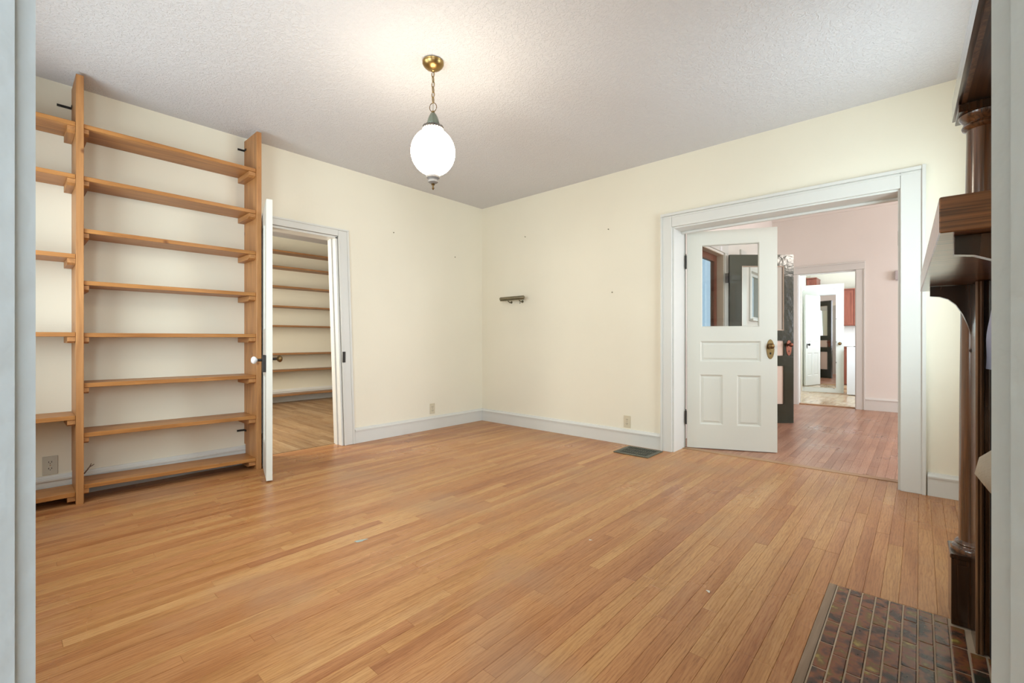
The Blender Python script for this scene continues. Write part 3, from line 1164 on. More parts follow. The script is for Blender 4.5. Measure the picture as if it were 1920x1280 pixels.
# door_5: white panelled door on the kitchen side, seen in that mirror
ang = math.atan2(5.30 - 4.62, 2.50 - 2.775)
d = mark_door(struct_empty('door_5', (2.772, 4.615, 0.012), ang), 'white panelled door swung into the kitchen, seen in the tall mirror')
wd, th = 0.735, 0.036
hol = [(0.10, 0.32, 0.98, 1.93), (0.415, 0.635, 0.98, 1.93), (0.10, 0.32, 0.22, 0.74), (0.415, 0.635, 0.22, 0.74)]
bm = bm_new(); add_frame(bm, wd, th, 0, 2.06, hol)
obj('door_leaf', bm, 'door_white', d)
for h in hol:
    panel(d, h, th, 'door_white'); beads(d, h, th, 'door_white')
knob(d, 0.672, -th, 0.93, -1, 'iron', 0.027, 0.045, (0.02, 0.06, 0.90), 'iron')

# door_6: red-brown outer door with large glass, closed in the front doorway
d = mark_door(struct_empty('door_6', (2.30, FD0 + 0.01, 0.01), math.radians(90)), 'red-brown framed glass outer door at the left of the hall')
wd, th = FD1 - FD0 - 0.02, 0.04
gh = (0.09, wd - 0.09, 0.75, 2.03)
hol = [gh, (0.09, wd - 0.09, 0.15, 0.65)]
bm = bm_new(); add_frame(bm, wd, th, 0, FDZ - 0.02, hol)
obj('door_leaf', bm, 'red_frame', d)
panel(d, hol[1], th, 'red_frame', False)
bm = bm_new(); bx(bm, gh[0], gh[1], -th / 2 - 0.002, -th / 2 + 0.002, gh[2], gh[3])
obj('pane', bm, 'glass', d)

# front doorway trim
t = struct_empty('trim_10')
for y0, y1 in ((FD0 - 0.13, FD0 - 0.004), (FD1 + 0.004, FD1 + 0.13)):
    bm = bm_new(); bx(bm, HL, HL + 0.02, y0, y1, 0, FDZ + 0.02, 0.002)
    obj('casing', bm, 'white', t)
bm = bm_new(); bx(bm, HL, HL + 0.02, FD0 - 0.13, FD1 + 0.13, FDZ + 0.021, FDZ + 0.14, 0.002); bx(bm, HL, HL + 0.05, FD0 - 0.15, FD1 + 0.15, FDZ + 0.14, FDZ + 0.165, 0.004)
obj('casing', bm, 'white', t)
lj = paint('beige_jamb_paint', (0.55, 0.46, 0.36), 0.5, 0.06, 0.1, 20)
for y0, y1 in ((FD0 - 0.003, FD0 + 0.006), (FD1 - 0.006, FD1 + 0.003)):
    bm = bm_new(); bx(bm, HL - 0.16, HL - 0.001, y0, y1, 0, FDZ)
    obj('jamb', bm, lj, t)
bm = bm_new(); bx(bm, HL - 0.16, HL - 0.001, FD0 + 0.007, FD1 - 0.007, FDZ - 0.008, FDZ - 0.001)
obj('jamb', bm, lj, t)
# white pilaster strip beyond the front door
bm = bm_new(); bx(bm, HL, HL + 0.022, 2.60, 2.86, 0, 2.3, 0.002)
struct('trim_11', bm, 'white')
# hall window
t = struct_empty('window_3')
bm = bm_new()
for a in ((W0 - 0.055, W0, WZ0, WZ1 + 0.05), (W1, W1 + 0.055, WZ0, WZ1 + 0.05), (W0, W1, WZ1, WZ1 + 0.05)):
    bx(bm, HL, HL + 0.022, a[0], a[1], a[2], a[3])
obj('casing', bm, 'white', t)
bm = bm_new(); bx(bm, HL - 0.14, HL + 0.06, W0 - 0.06, W1 + 0.06, WZ0 - 0.03, WZ0 - 0.001, 0.003)
obj('window_sill', bm, 'white', t)
bm = bm_new()
for a in ((W0, W0 + 0.04, WZ0, WZ1), (W1 - 0.04, W1, WZ0, WZ1), (W0 + 0.04, W1 - 0.04, WZ0, WZ0 + 0.04), (W0 + 0.04, W1 - 0.04, WZ1 - 0.04, WZ1), (W0 + 0.29, W0 + 0.33, WZ0 + 0.04, WZ1 - 0.04)):
    bx(bm, HL - 0.09, HL - 0.05, *a)
obj('window_frame', bm, 'white', t)
for y0, y1 in ((W0 + 0.04, W0 + 0.29), (W0 + 0.33, W1 - 0.04)):
    bm = bm_new(); bx(bm, HL - 0.072, HL - 0.068, y0, y1, WZ0 + 0.04, WZ1 - 0.04)
    obj('pane', bm, 'glass', t)
# paper tag above the front door
bm = bm_new(); bx(bm, HL + 0.0205, HL + 0.023, 1.72, 1.79, 2.155, 2.215)
tag(obj('paper_tag', bm, 'paper'), 'small white paper tag stuck on the trim above the hall front door', 'tag')

# ------------------------------------------------------------------ bookcase in the main room
bc = thing('bookcase', 'tall honey pine bookcase fixed along the left wall, two bays in view', 'bookcase', (0.15, -3.6, 0))
def bobj(name, bm, mat, parent=bc):
    for v in bm.verts:
        v.co -= Vector((0.15, -3.6, 0))
    return obj(name, bm, mat, parent)


A0, A1, B0, B1 = -3.880, -3.843, -2.822, -2.786
SX = 0.272
for y0, y1, zt in ((A0, A1, 2.742), (B0, B1, 2.735)):
    bm = bm_new(); bx(bm, 0.029, 0.287, y0, y1, 0.0, zt, 0.0015)
    bx(bm, 0.001, 0.029, y0, y1, 0.17, zt)
    bobj('upright', bm, 'pine_z')
main_z = [(2.439, 2.436), (2.104, 2.099), (1.767, 1.767), (1.431, 1.432), (1.095, 1.098), (0.771, 0.765), (0.450, 0.437), (0.119, 0.093)]
left_z = [2.440, 2.105, 1.597, 1.098, 0.568, 0.080]
TH = 0.027


def shelf(y0, y1, z0, z1):
    bm = bm_new()
    xb = 0.029 if min(z0, z1) < 0.2 else 0.004
    prism(bm, [(y0, z0 - TH), (y1, z1 - TH), (y1, z1), (y0, z0)], 'x', xb, SX, 0.0015)
    bobj('shelf', bm, 'pine_y')


def cleat(y0, y1, z):
    bm = bm_new()
    xb = 0.03 if z < 0.25 else 0.004
    prism(bm, [(xb, z - 0.040), (SX - 0.035, z - 0.040), (SX - 0.008, z - 0.028), (SX - 0.008, z), (xb, z)], 'y', y0, y1)
    bobj('cleat', bm, 'pine_x')


for z0, z1 in main_z:
    shelf(A1 + 0.001, B0 - 0.001, z0, z1)
    cleat(A1 + 0.001, A1 + 0.026, z0 - TH - 0.002)
    cleat(B0 - 0.05, B0 - 0.001, z1 - TH - 0.002)
for z in left_z:
    shelf(YN + 0.03, A0 - 0.001, z, z)
    cleat(A0 - 0.038, A0 - 0.001, z - TH - 0.001)
for y, z, wd in ((A0 - 0.001, 2.615, 0.07), (B0 - 0.001, 2.655, 0.05), (B0 - 0.001, 0.285, 0.055)):
    bm = bm_new()
    bx(bm, 0.0005, 0.004, y - wd, y, z - 0.008, z + 0.008)
    bx(bm, 0.004, 0.05, y - 0.003, y, z - 0.008, z + 0.008)
    for k in (0.3, 0.75):
        lathe(bm, [(0.005, 0.0), (0.004, 0.003), (0, 0.0035)], 8, (0.004, y - wd * k, z), 'x')
    tag(bobj('wall_bracket', bm, 'iron'), 'small dark metal wall bracket')

# twig stuck by the upright
bm = bm_new()
tube(bm, [(0.278, -3.8415, 0.19), (0.29, -3.83, 0.212), (0.292, -3.817, 0.232), (0.29, -3.808, 0.252)], [0.004, 0.004, 0.003, 0.002], 6)
tube(bm, [(0.292, -3.817, 0.232), (0.294, -3.803, 0.240), (0.295, -3.795, 0.246)], [0.003, 0.0025, 0.0018], 6)
tag(obj('twig', bm, 'bark'), 'small forked brown twig caught on the bookcase upright near the floor', 'twig')

# ------------------------------------------------------------------ library shelves (through the left doorway)
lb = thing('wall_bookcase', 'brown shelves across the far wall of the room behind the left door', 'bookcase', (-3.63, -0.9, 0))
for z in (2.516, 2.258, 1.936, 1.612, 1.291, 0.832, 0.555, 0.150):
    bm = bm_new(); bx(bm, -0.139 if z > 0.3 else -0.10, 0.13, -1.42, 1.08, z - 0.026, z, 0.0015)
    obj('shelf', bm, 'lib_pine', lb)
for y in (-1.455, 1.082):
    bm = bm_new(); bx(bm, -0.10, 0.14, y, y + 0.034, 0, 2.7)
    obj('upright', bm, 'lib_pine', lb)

# ------------------------------------------------------------------ pendant lamp
LX, LY = 2.045, -2.42
lamp = thing('pendant_lamp', 'lit white globe pendant lamp on a brass chain from the ceiling', 'lamp', (LX, LY, H))
def lz(z):
    return z - H


bm = bm_new()
lathe(bm, [(0.0, 0.0), (0.060, -0.001), (0.065, -0.006), (0.062, -0.013), (0.065, -0.018), (0.060, -0.028), (0.046, -0.042), (0.024, -0.052), (0.014, -0.054), (0.012, -0.062), (0.006, -0.066), (0.0, -0.067)], 36)
obj('canopy', bm, 'brass', lamp, True)
z = lz(2.700)
links = 6
pitch = (2.700 - 2.512) / links
for i in range(links):
    bm = bm_new()
    zc = z - pitch * (i + 0.5)
    a = 0.35 + (i % 2) * math.pi / 2
    pts = []
    for k in range(14):
        tt = 2 * math.pi * k / 14
        u, v = 0.0095 * math.cos(tt), (pitch / 2 + 0.003) * math.sin(tt)
        pts.append((u * math.cos(a), u * math.sin(a), zc + v))
    tube(bm, pts, 0.0027, 6, True)
    obj('chain_link', bm, 'brass', lamp, 'all')
bm = bm_new()
tube(bm, [(0.023 * math.cos(0.5) * math.cos(2 * math.pi * k / 20), 0.023 * math.sin(0.5) * math.cos(2 * math.pi * k / 20) + 0.0, lz(2.482) + 0.027 * math.sin(2 * math.pi * k / 20)) for k in range(20)], 0.0024, 6, True)
obj('hanging_ring', bm, 'old_brass', lamp, 'all')
bm = bm_new()
tube(bm, [(0.001, 0.001, lz(2.705)), (0.004, -0.003, lz(2.62)), (-0.003, 0.002, lz(2.55)), (0.0, 0.0, lz(2.43))], 0.0017, 6)
obj('power_cord', bm, 'dull_brass', lamp)
bm = bm_new()
lathe(bm, [(0.0, lz(2.4585)), (0.008, lz(2.4575)), (0.007, lz(2.454)), (0.011, lz(2.451)), (0.009, lz(2.4478)), (0.0, lz(2.4475))], 18)
obj('loop_finial', bm, 'old_brass', lamp, True)
bm = bm_new()
prof = [(0.0, lz(2.447)), (0.010, lz(2.4465)), (0.017, lz(2.440)), (0.025, lz(2.424)), (0.032, lz(2.402)), (0.0355, lz(2.386)), (0.034, lz(2.376)), (0.026, lz(2.370)), (0.0, lz(2.3695))]
lathe(bm, prof, 40)
for v in bm.verts:                        # lobes
    a = math.atan2(v.co.y, v.co.x)
    k = 1 + 0.06 * math.cos(8 * a)
    v.co.x *= k; v.co.y *= k
tag(obj('ceramic_cap', bm, 'ceramic', lamp, 'all'), 'cream and green lobed ceramic cap')
# pierced gallery: rings and little arches
gal = obj('gallery', (lambda b: (lathe(b, [(0.030, lz(2.369)), (0.044, lz(2.366)), (0.060, lz(2.356)), (0.066, lz(2.346)), (0.063, lz(2.346)), (0.040, lz(2.362)), (0.028, lz(2.366))], 36), b)[1])(bm_new()), 'grey_ceramic', lamp, True)
bm = bm_new()
for i in range(24):
    a = 2 * math.pi * i / 24
    pts = []
    for k in range(8):
        tt = math.pi * k / 7
        aa = a + 0.11 * math.cos(tt)
        rr = 0.066 - 0.005 * math.sin(tt)
        pts.append((rr * math.cos(aa), rr * math.sin(aa), lz(2.340) + 0.022 * math.sin(tt)))
    tube(bm, pts, 0.002, 5)
obj('lace_rim', bm, 'grey_ceramic', gal, 'all')
bm = bm_new()
gc = lz(2.205)
sphere(bm, (0, 0, gc), 0.135, 0.135, 0.141, 48, 24)
tag(obj('globe', bm, 'lit_globe', lamp, 'all'), 'lit opal glass globe')
bm = bm_new()
lathe(bm, [(0.0, lz(2.0635)), (0.036, lz(2.0632)), (0.042, lz(2.056)), (0.040, lz(2.046)), (0.030, lz(2.040)), (0.028, lz(2.036)), (0.032, lz(2.030)), (0.030, lz(2.020)), (0.018, lz(2.013)), (0.0, lz(2.012))], 32)
obj('bottom_cup', bm, 'cup_ceramic', lamp, True)
bm = bm_new()
lathe(bm, [(0.0, lz(2.0118)), (0.010, lz(2.0115)), (0.011, lz(2.005)), (0.006, lz(2.000)), (0.004, lz(1.992)), (0.007, lz(1.985)), (0.007, lz(1.980)), (0.0, lz(1.972))], 16)
obj('bottom_finial', bm, 'old_brass', lamp, True)

# ------------------------------------------------------------------ outlets, picture light, nails, vent
def outlet(name, x, y, z, axis, label, mat='ivory', grp='duplex wall outlets'):
    """duplex outlet: cover plate, two sockets with slots; axis = outward direction"""
    rot = {'+x': math.radians(90), '-y': 0.0}[axis]
    t = thing(name, label, 'outlet', (x, y, z), rot, grp)
    bm = bm_new(); bx(bm, -0.037, 0.037, -0.006, -0.0005, -0.061, 0.061, 0.002)
    obj('cover_plate', bm, mat, t)
    for s in (-1, 1):
        bm = bm_new()
        pts = []
        for k in range(20):
            a = 2 * math.pi * k / 20
            pts.append((0.0185 * math.cos(a), s * 0.021 + max(-0.0135, min(0.0135, 0.0185 * math.sin(a)))))
        prism(bm, pts, 'y', -0.0085, -0.006)
        so = obj('socket', bm, mat, t)
        bm = bm_new()
        for dx in (-0.007, 0.007):
            bx(bm, dx - 0.0015, dx + 0.0015, -0.0091, -0.0086, s * 0.021 - 0.003, s * 0.021 + 0.007)
        lathe(bm, [(0.0025, -0.0091), (0.0025, -0.0086)], 8, (0, 0, s * 0.021 - 0.008), 'y')
        obj('slots', bm, 'iron', so)
    bm = bm_new(); lathe(bm, [(0.0035, -0.0078), (0.0035, -0.006)], 10, (0, 0, 0), 'y')
    obj('screw', bm, 'chrome', t)
    return t


outlet('wall_outlet', 0.0, -3.982, 0.222, '+x', 'worn grey duplex outlet behind the left bay of the bookcase', 'grey_ivory')
outlet('wall_outlet', 0.0, -0.820, 0.242, '+x', 'ivory duplex outlet on the wall right of the left door', 'ivory')
outlet('wall_outlet', 2.085, 0.0, 0.229, '-y', 'ivory duplex outlet above the baseboard by the floor vent', 'ivory')

pl = thing('picture_light', 'olive brass tube picture light mounted alone on the right wall', 'lamp', (0.60, 0.0, 1.543))
bm = bm_new()
lathe(bm, [(0.0, -0.190), (0.018, -0.190), (0.021, -0.186), (0.021, 0.186), (0.018, 0.190), (0.0, 0.190)], 20, (0, -0.085, 0.012), 'x')
obj('lamp_tube', bm, 'dull_brass', pl, True)
bm = bm_new(); bx(bm, -0.185, 0.185, -0.100, -0.070, -0.016, -0.007, 0.002)
obj('shade_lip', bm, 'dull_brass', pl)
for sx in (-0.08, 0.10):
    bm = bm_new(); tube(bm, [(sx, -0.004, -0.03), (sx, -0.03, -0.035), (sx, -0.06, -0.022), (sx, -0.080, -0.004)], 0.006, 8)
    obj('arm', bm, 'dull_brass', pl, True)
    bm = bm_new(); lathe(bm, [(0.014, -0.006), (0.016, -0.0005)], 14, (sx, 0, -0.03), 'y')
    obj('wall_plate', bm, 'dull_brass', pl)
bm = bm_new(); tube(bm, [(0.13, -0.085, -0.008), (0.13, -0.085, -0.05)], 0.0015, 5); sphere(bm, (0.13, -0.085, -0.054), 0.005, 0.005, 0.006, 8, 6)
obj('pull_switch', bm, 'iron', pl)

for (x, z) in ((0.742, 2.289), (1.872, 2.196), (1.916, 1.540)):
    bm = bm_new(); lathe(bm, [(0.006, -0.001), (0.006, -0.009), (0.003, -0.011), (0, -0.011)], 8, (x, 0, z), 'y')
    obj('nail', bm, 'dull_brass', wall_right)
for (y, z) in ((-1.349, 2.22), (-0.469, 2.072)):
    bm = bm_new(); lathe(bm, [(0.006, 0.001), (0.006, 0.008), (0.003, 0.010), (0, 0.010)], 8, (0, y, z), 'x')
    obj('nail', bm, 'dull_brass', wall_left)

fv = thing('floor_vent', 'dark olive slotted metal floor vent before the right doorway casing', 'vent', (2.312, -0.222, 0.0))
bm = bm_new()
for a in ((-0.172, 0.172, -0.158, -0.126), (-0.172, 0.172, 0.126, 0.158), (-0.172, -0.142, -0.126, 0.126), (0.142, 0.172, -0.126, 0.126)):
    bx(bm, *a, 0.0008, 0.009, 0.002)
obj('frame', bm, 'vent', fv)
bm = bm_new(); bx(bm, -0.1415, 0.1415, -0.1255, 0.1255, 0.0008, 0.0018)
obj('backing', bm, 'black', fv)
for i in range(13):
    x = -0.132 + 0.264 * i / 12
    bm = bm_new(); bx(bm, x - 0.0035, x + 0.0035, -0.1255, 0.1255, 0.002, 0.0075, 0.001)
    obj('slat', bm, 'vent', fv)
for y in (-0.042, 0.042):
    bm = bm_new(); bx(bm, -0.1415, 0.1415, y - 0.004, y + 0.004, 0.002, 0.0070)
    obj('cross_bar', bm, 'vent', fv)

# ------------------------------------------------------------------ hearth
he = thing('hearth', 'fireplace hearth of small mottled brown glazed tiles set in the floor', 'hearth', (4.2, -2.5, 0))
bm = bm_new()
bx(bm, 4.014 - 4.2, XF - 0.002 - 4.2, HY0 + 2.5, HY1 + 2.5, -0.006, -0.0015)
obj('grout_bed', bm, 'grout', he)
TW, TL, J = 0.0427, 0.1600, 0.0044
offs = [0.158, 0.050, 0.125, 0.075, 0.160, 0.125, 0.090, 0.060, 0.145, 0.105]
tile_cache = {}


def tile_mesh(wd, ln):
    key = (round(wd, 3), round(ln, 3))
    if key not in tile_cache:
        bm = bm_new()
        bx(bm, -wd / 2, wd / 2, -ln / 2, ln / 2, -0.005, 0.0008)
        es = [e for e in bm.edges if all(v.co.z > 0 for v in e.verts)]
        bmesh.ops.bevel(bm, geom=es, offset=0.0022, segments=1, affect='EDGES')
        me = bpy.data.meshes.new('tile')
        bm.to_mesh(me); bm.free()
        me.materials.append(M['tile'])
        tile_cache[key] = me
    return tile_cache[key]


col_i = 0
x = 4.016
while x + TW < XF - 0.002:
    y_lo, y_hi = (HY0, HY1 - 0.002) if x + TW < 4.362 else (-2.625, HY1 - 0.002)
    if x + TW >= 4.362 and x < 4.43:
        y_lo, y_hi = -2.62, (-1.858 if x < 4.40 else -2.012)
    elif x >= 4.40:
        y_lo, y_hi = -2.62, -2.012
    y = y_hi
    first = offs[col_i % len(offs)]
    ln = first
    while y - 0.03 > y_lo:
        ln2 = min(ln, y - y_lo)
        me = tile_mesh(TW - J, ln2 - J)
        o = bpy.data.objects.new('tile', me)
        COL.objects.link(o)
        o.parent = he
        o.location = (x + TW / 2 - 4.2, y - ln2 / 2 + 2.5, random.uniform(-0.0008, 0.0004))
        o.rotation_euler = (random.uniform(-0.004, 0.004), random.uniform(-0.006, 0.006), random.uniform(-0.004, 0.004))
        y -= ln2
        ln = TL
    x += TW
    col_i += 1

# ------------------------------------------------------------------ fireplace mantel (dark oak)
fp = thing('fireplace_mantel', 'tall dark oak fireplace mantel with columns and shelf on the right', 'fireplace', (4.279, -1.662, 0.0), math.radians(1.1))
ZS0, ZS1 = 1.248, 1.315
bm = bm_new(); bx(bm, 0.0, 0.36, -1.36, -0.0, ZS0, ZS1, 0.002)
obj('mantel_shelf', bm, 'oak_x', fp)
bm = bm_new(); bx(bm, 0.240, 0.385, -1.016, -0.344, 0.955, ZS0 - 0.001)
obj('frieze_board', bm, 'oak_y', fp)
for yc, sg in ((-0.115, -1), (-1.245, 1)):
    # plinth
    bm = bm_new(); bx(bm, 0.081, 0.225, yc - 0.073, yc + 0.073, 0.002, 0.245, 0.002)
    bx(bm, 0.078, 0.228, yc - 0.076, yc + 0.076, 0.245, 0.262, 0.003)
    pln = obj('plinth', bm, 'oak_z', fp)
    bm = bm_new(); bx(bm, 0.096, 0.21, yc - 0.0755, yc - 0.073, 0.02, 0.228, 0.002)
    obj('plinth_panel', bm, 'oak_z', pln)
    # lower column
    bm = bm_new()
    lathe(bm, [(0.069, 0.262), (0.071, 0.270), (0.068, 0.278), (0.060, 0.282), (0.057, 0.287), (0.060, 0.293), (0.056, 0.299), (0.049, 0.304), (0.0475, 0.40), (0.046, 0.8), (0.043, 1.15), (0.042, 1.19), (0.050, 1.197), (0.050, 1.206), (0.044, 1.212), (0.058, 1.236), (0.058, 1.247)], 40, (0.153, yc, 0))
    obj('column', bm, 'oak_col', fp, True)
    # upper column
    bm = bm_new()
    lathe(bm, [(0.066, ZS1 + 0.001), (0.066, 1.335), (0.058, 1.345), (0.052, 1.352), (0.0505, 1.36), (0.049, 1.60), (0.0465, 1.80), (0.047, 1.826), (0.057, 1.832), (0.060, 1.840), (0.057, 1.848), (0.050, 1.853), (0.066, 1.872), (0.068, 1.882)], 40, (0.172, yc, 0))
    obj('upper_column', bm, 'oak_col', fp, True)
    bm = bm_new(); bx(bm, 0.100, 0.245, yc - 0.072, yc + 0.072, 1.883, 1.9125, 0.002)
    obj('capital_block', bm, 'oak_z', fp)
    # post beside the opening, with mouldings on the face towards the opening
    y0, y1 = (-0.343, -0.21) if sg < 0 else (-1.15, -1.017)
    bm = bm_new(); bx(bm, 0.131, 0.385, y0, y1, 0.001, ZS0 - 0.001, 0.001)
    po = obj('post', bm, 'oak_z', fp)
    yf_ = y0 if sg < 0 else y1
    d = -1 if sg < 0 else 1
    bm = bm_new()
    prism(bm, [(0.131, yf_), (0.131, yf_ + d * 0.006), (0.136, yf_ + d * 0.010), (0.142, yf_ + d * 0.006), (0.145, yf_ + d * 0.009), (0.150, yf_ + d * 0.006), (0.152, yf_)], 'z', 0.001, ZS0 - 0.002)
    obj('moulding', bm, 'oak_mid', po)
    bm = bm_new()
    prism(bm, [(0.163, yf_), (0.163, yf_ + d * 0.006), (0.166, yf_ + d * 0.008), (0.170, yf_ + d * 0.006), (0.170, yf_)], 'z', 0.001, ZS0 - 0.002)
    bx(bm, 0.178, 0.24, yf_, yf_ + d * 0.004, 0.001, ZS0 - 0.002)
    obj('moulding', bm, 'oak_z', po)
# corbels under the shelf
corb = [(0.0225, ZS0 - 0.001), (0.0225, 1.212), (0.050, 1.208), (0.072, 1.198), (0.092, 1.177), (0.110, 1.141), (0.121, 1.108), (0.1295, 1.075), (0.1364, 1.044), (0.135, 1.027), (0.125, 1.011), (0.136, 0.998), (0.152, 0.988), (0.162, 0.988), (0.162, ZS0 - 0.001)]
for y0, y1 in ((-0.222, -0.190), (-1.318, -1.290)):
    bm = bm_new(); prism(bm, corb, 'y', y0, y1, 0.001)
    obj('corbel', bm, 'oak_z', fp)
# overmantel
bm = bm_new(); bx(bm, 0.30, 0.37, -1.30, -0.05, ZS1 + 0.001, 1.9125)
ov = obj('overmantel_panel', bm, 'oak_z', fp)
bm = bm_new(); bx(bm, 0.294, 0.2995, -1.08, -0.28, 1.40, 1.85)
obj('mirror', bm, 'mirror', ov)
bm = bm_new()
prism(bm, [(0.094, 1.995), (0.094, 1.914), (0.102, 1.914), (0.102, 1.9205), (0.375, 1.9205), (0.375, 1.995)], 'y', -1.36, 0.0, 0.0015)
obj('cornice_shelf', bm, 'oak_y', fp)
bm = bm_new()
prism(bm, [(0.109, 1.9135), (0.122, 1.9135), (0.122, 1.9200), (0.109, 1.9200)], 'y', -1.34, -0.02)
obj('cornice_moulding', bm, 'oak_mid', fp)
# firebox lining
t = struct_empty('trim_12')
bm = bm_new()
bx(bm, 4.45, XF + 0.545, -2.70, -2.66, 0.001, 0.99)
bx(bm, 4.45, XF + 0.545, -2.02, -1.983, 0.001, 0.99)
bx(bm, XF + 0.50, XF + 0.545, -2.66, -2.02, 0.001, 0.99)
bx(bm, XF, XF + 0.50, -2.66, -2.02, 0.96, 0.99)
obj('firebox_lining', bm, 'soot', t)

# cloth hanging under the shelf
bm = bm_new()
y_c = -0.372
pts = []
cols, rws = 7, 12
z0c, z1c = 0.955, 1.165
grid = []
for r_ in range(rws):
    f = r_ / (rws - 1)
    zz = z0c + (z1c - z0c) * f
    xl = 0.153 + 0.014 * f ** 2.2 + 0.0015 * math.sin(f * 9)
    row = []
    for c_ in range(cols):
        g = c_ / (cols - 1)
        row.append(Vector((xl + g * 0.055, y_c + 0.008 * math.sin(g * 9 + f * 2), zz - 0.012 * g * (1 - f))))
    grid.append(row)
for off_ in (0.0, -0.003):
    vv = [[bm.verts.new(p + Vector((0, off_, 0))) for p in row] for row in grid]
    for i in range(rws - 1):
        for j in range(cols - 1):
            bm.faces.new((vv[i][j], vv[i][j + 1], vv[i + 1][j + 1], vv[i + 1][j]))
bmesh.ops.recalc_face_normals(bm, faces=bm.faces)
for v in bm.verts:
    v.co = Matrix.Rotation(math.radians(1.1), 4, 'Z') @ v.co + Vector((4.279, -1.662, 0.0))
tag(obj('hanging_cloth', bm, 'lavender', None, 'all'), 'pale lavender cloth hanging in front of the fireplace opening', 'cloth')

# beige stool poking out past the jamb
st = thing('padded_stool', 'beige padded stool standing on the hearth by the fireplace opening', 'stool', (4.279 + 0.335, -4.182 + 1.76, 0.0015), math.radians(45))
bm = bm_new()
rounded(bm, 0, 0, 0.18, 0.18, 0.62, 0.765, 0.07, 8, 0.018)
for v in bm.verts:
    if v.co.z < 0.68:
        k = (0.68 - v.co.z) / 0.065
        v.co.x *= 1 - 0.14 * k
        v.co.y *= 1 - 0.14 * k
obj('seat', bm, 'beige', st, 'all')
bm = bm_new(); lathe(bm, [(0.022, 0.03), (0.022, 0.61), (0.09, 0.6175), (0.0, 0.618)], 20)
obj('pedestal', bm, 'iron', st, True)
bm = bm_new(); lathe(bm, [(0.0, 0.0), (0.14, 0.0), (0.14, 0.01), (0.05, 0.03), (0.0, 0.03)], 28)
obj('base', bm, 'iron', st, True)

# ------------------------------------------------------------------ hall fittings
bm = bm_new(); bx(bm, 4.006, 4.16, Y_FAR - 0.06, Y_FAR - 0.001, 1.915, 2.05, 0.006)
tag(obj('door_chime', bm, paint('grey_chime_box', (0.48, 0.44, 0.44), 0.5, 0.03, 0, 1)), 'small grey box on the peach wall right of the kitchen doorway', 'chime')
hl = thing('ceiling_lamp', 'lit globe lamp hanging in the hall out of sight', 'lamp', (6.4, 1.45, HH))
bm = bm_new(); lathe(bm, [(0.0, -0.0), (0.06, -0.001), (0.055, -0.03), (0.01, -0.05), (0.008, -0.33), (0.05, -0.34), (0.0, -0.341)], 20)
obj('canopy', bm, 'brass', hl, True)
bm = bm_new(); sphere(bm, (0, 0, -0.46), 0.12, 0.12, 0.12, 24, 12)
m, nt, n, l, b = new_mat('lit_hall_globe')
b.inputs['Emission Color'].default_value = (1.0, 0.90, 0.80, 1)
b.inputs['Emission Strength'].default_value = 26
obj('globe', bm, m, hl, 'all')

# ------------------------------------------------------------------ kitchen
def cabinet(name, label, x0, x1, y0, y1, z0, z1, doors=1, knobs=False, grp='red-brown kitchen cabinets'):
    t = thing(name, label, 'cabinet', ((x0 + x1) / 2, (y0 + y1) / 2, z0), 0, grp)
    hx, hy, h = (x1 - x0) / 2, (y1 - y0) / 2, z1 - z0
    bm = bm_new(); bx(bm, -hx, hx, -hy, hy, 0, h)
    obj('body', bm, 'red_cab', t)
    wdt = 2 * hx / doors
    for i in range(doors):
        a = -hx + i * wdt + 0.006
        bm = bm_new(); bx(bm, a, a + wdt - 0.012, -hy - 0.019, -hy - 0.001, 0.02, h - 0.02, 0.002)
        dd = obj('door', bm, 'red_cab', t)
        bm = bm_new()
        for q in ((a, a + 0.045, 0.02, h - 0.02), (a + wdt - 0.057, a + wdt - 0.012, 0.02, h - 0.02), (a + 0.045, a + wdt - 0.057, 0.02, 0.07), (a + 0.045, a + wdt - 0.057, h - 0.07, h - 0.02)):
            bx(bm, q[0], q[1], -hy - 0.026, -hy - 0.019, q[2], q[3])
        obj('door_frame', bm, 'red_cab', dd)
    bm = bm_new(); bx(bm, -hx - 0.005, hx + 0.005, -hy - 0.03, hy, h, h + 0.025)
    obj('top_rail', bm, 'red_cab', t)
    return t


cabinet('wall_cabinet', 'red-brown kitchen wall cabinet right of the mirrored door', 2.62, 3.62, KYB - 0.33, KYB - 0.001, 1.385, 2.235, 2)
cabinet('wall_cabinet', 'red-brown cabinet whose top shows above the mirrored door', 2.205, 2.415, 8.90, KYB - 0.001, 1.55, 2.53, 1)
cabinet('base_cabinet', 'narrow red-brown base cabinet beneath the kitchen counter', 2.62, 3.150, 8.92, KYB - 0.001, 0.002, 0.865, 1)
dw = thing('dishwasher', 'white dishwasher beneath the counter at the right kitchen edge', 'dishwasher', (3.46, 9.18, 0.002))
bm = bm_new(); bx(bm, -0.295, 0.295, -0.25, 0.26, 0.0, 0.865)
obj('body', bm, 'appliance', dw)
bm = bm_new(); bx(bm, -0.29, 0.29, -0.275, -0.251, 0.10, 0.70, 0.004)
obj('door', bm, 'appliance', dw)
bm = bm_new(); bx(bm, -0.29, 0.29, -0.275, -0.251, 0.715, 0.86, 0.004)
obj('control_panel', bm, 'appliance', dw)
bm = bm_new(); bx(bm, -0.29, 0.29, -0.262, -0.251, 0.0, 0.09)
obj('kick_plate', bm, 'black', dw)
bm = bm_new(); bx(bm, 2.60, 3.80, 8.885, KYB - 0.006, 0.897, 0.935, 0.004)
tag(obj('countertop', bm, 'tile_back'), 'white kitchen counter running below the wall cabinet', 'counter')
bm = bm_new(); bx(bm, 2.60, 3.80, KYB - 0.005, KYB - 0.0005, 0.937, 1.38)
struct('trim_13', bm, 'tile_back')
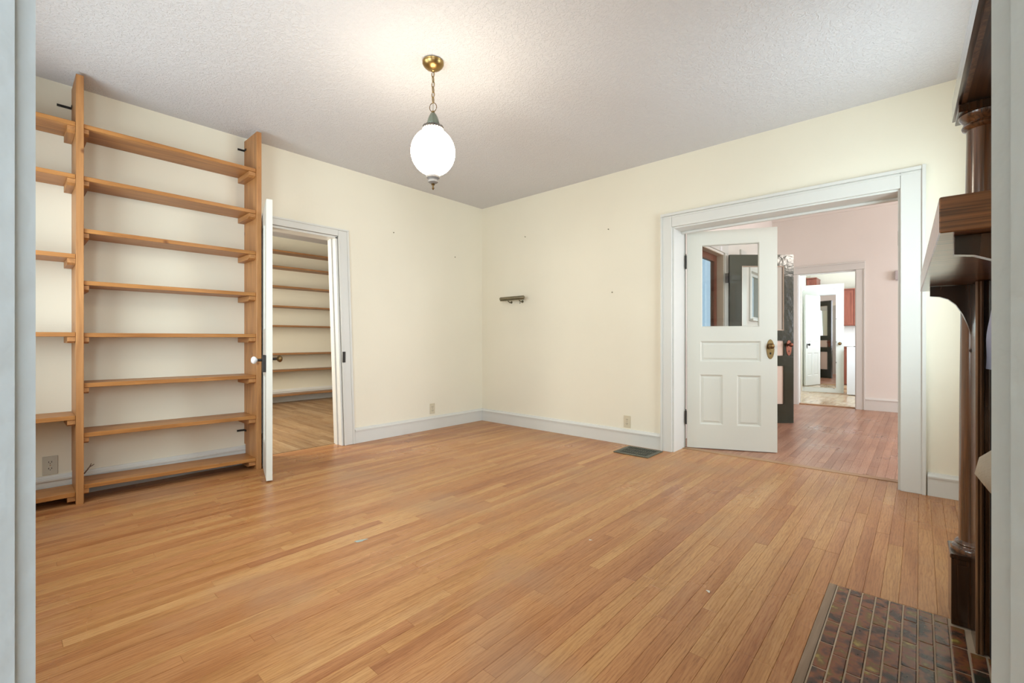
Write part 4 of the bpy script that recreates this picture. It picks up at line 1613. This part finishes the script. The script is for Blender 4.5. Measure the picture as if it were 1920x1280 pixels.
# white range standing beside the mirrored door, its front turned away
rg = thing('kitchen_range', 'white kitchen range seen from its side, right of the mirrored door', 'range', (3.60, 6.78, 0.012))
bm = bm_new(); bx(bm, -0.36, 0.36, -0.30, 0.29, 0.0, 0.905, 0.006)
obj('body', bm, 'appliance', rg)
bm = bm_new(); bx(bm, -0.355, 0.355, 0.291, 0.325, 0.26, 0.80, 0.005)
od = obj('oven_door', bm, 'appliance', rg)
bm = bm_new(); bx(bm, -0.33, 0.33, 0.350, 0.372, 0.83, 0.855, 0.004)
for x_ in (-0.31, 0.29):
    bx(bm, x_, x_ + 0.02, 0.325, 0.350, 0.80, 0.855)
obj('handle', bm, 'chrome', od)
bm = bm_new(); bx(bm, -0.355, 0.355, 0.291, 0.325, 0.02, 0.245, 0.005)
dr = obj('drawer', bm, 'appliance', rg)
bm = bm_new(); bx(bm, -0.33, 0.33, 0.325, 0.352, 0.255, 0.285, 0.004)
obj('handle', bm, 'chrome', dr)
for k in range(4):
    bm = bm_new(); lathe(bm, [(0.02, 0.29), (0.018, 0.325), (0.0, 0.326)], 14, (-0.28 + k * 0.18, 0, 0.868), 'y')
    obj('knob', bm, 'iron', rg)
for k, (bx_, by_) in enumerate(((-0.18, -0.14), (0.18, -0.14), (-0.18, 0.13), (0.18, 0.13))):
    bm = bm_new(); lathe(bm, [(0.09, 0.906), (0.09, 0.918), (0.07, 0.918), (0.07, 0.9065)], 20, (bx_, by_, 0))
    obj('burner', bm, 'iron', rg)

# ------------------------------------------------------------------ outside the front door
tr = thing('garden_tree', 'bare tree seen through the glass of the hall outer door', 'tree', (-1.6, 4.1, -0.3))
bm = bm_new()
tube(bm, [(0, 0, 0), (0.05, 0.03, 1.0), (-0.04, 0.0, 2.0), (0.1, 0.05, 3.2), (0.05, 0.1, 4.6)], [0.16, 0.12, 0.10, 0.08, 0.05], 10)
for a, z_, ln in ((0.4, 1.3, 1.2), (2.2, 1.7, 1.4), (3.8, 2.1, 1.1), (5.2, 2.5, 1.3), (1.2, 2.9, 1.0), (2.9, 3.2, 0.9)):
    c_, s_ = math.cos(a), math.sin(a)
    tube(bm, [(0, 0, z_), (c_ * ln * 0.4, s_ * ln * 0.4, z_ + 0.3), (c_ * ln, s_ * ln, z_ + 0.9)], [0.05, 0.035, 0.012], 7)
    tube(bm, [(c_ * ln * 0.4, s_ * ln * 0.4, z_ + 0.3), (c_ * ln * 0.6 - s_ * 0.4, s_ * ln * 0.6 + c_ * 0.4, z_ + 0.9)], [0.025, 0.008], 6)
obj('trunk', bm, 'bark', tr, True)
bm = bm_new(); bx(bm, -20, -0.2, 12, 13, -0.5, -0.3)
bm.free()
bm = bm_new(); bx(bm, -14, 2.2, -8, 14, -0.36, -0.3)
g = obj('ground', bm, paint('garden_grass', (0.16, 0.22, 0.08), 0.9, 0.3, 0.5, 30))
g['kind'] = 'structure'
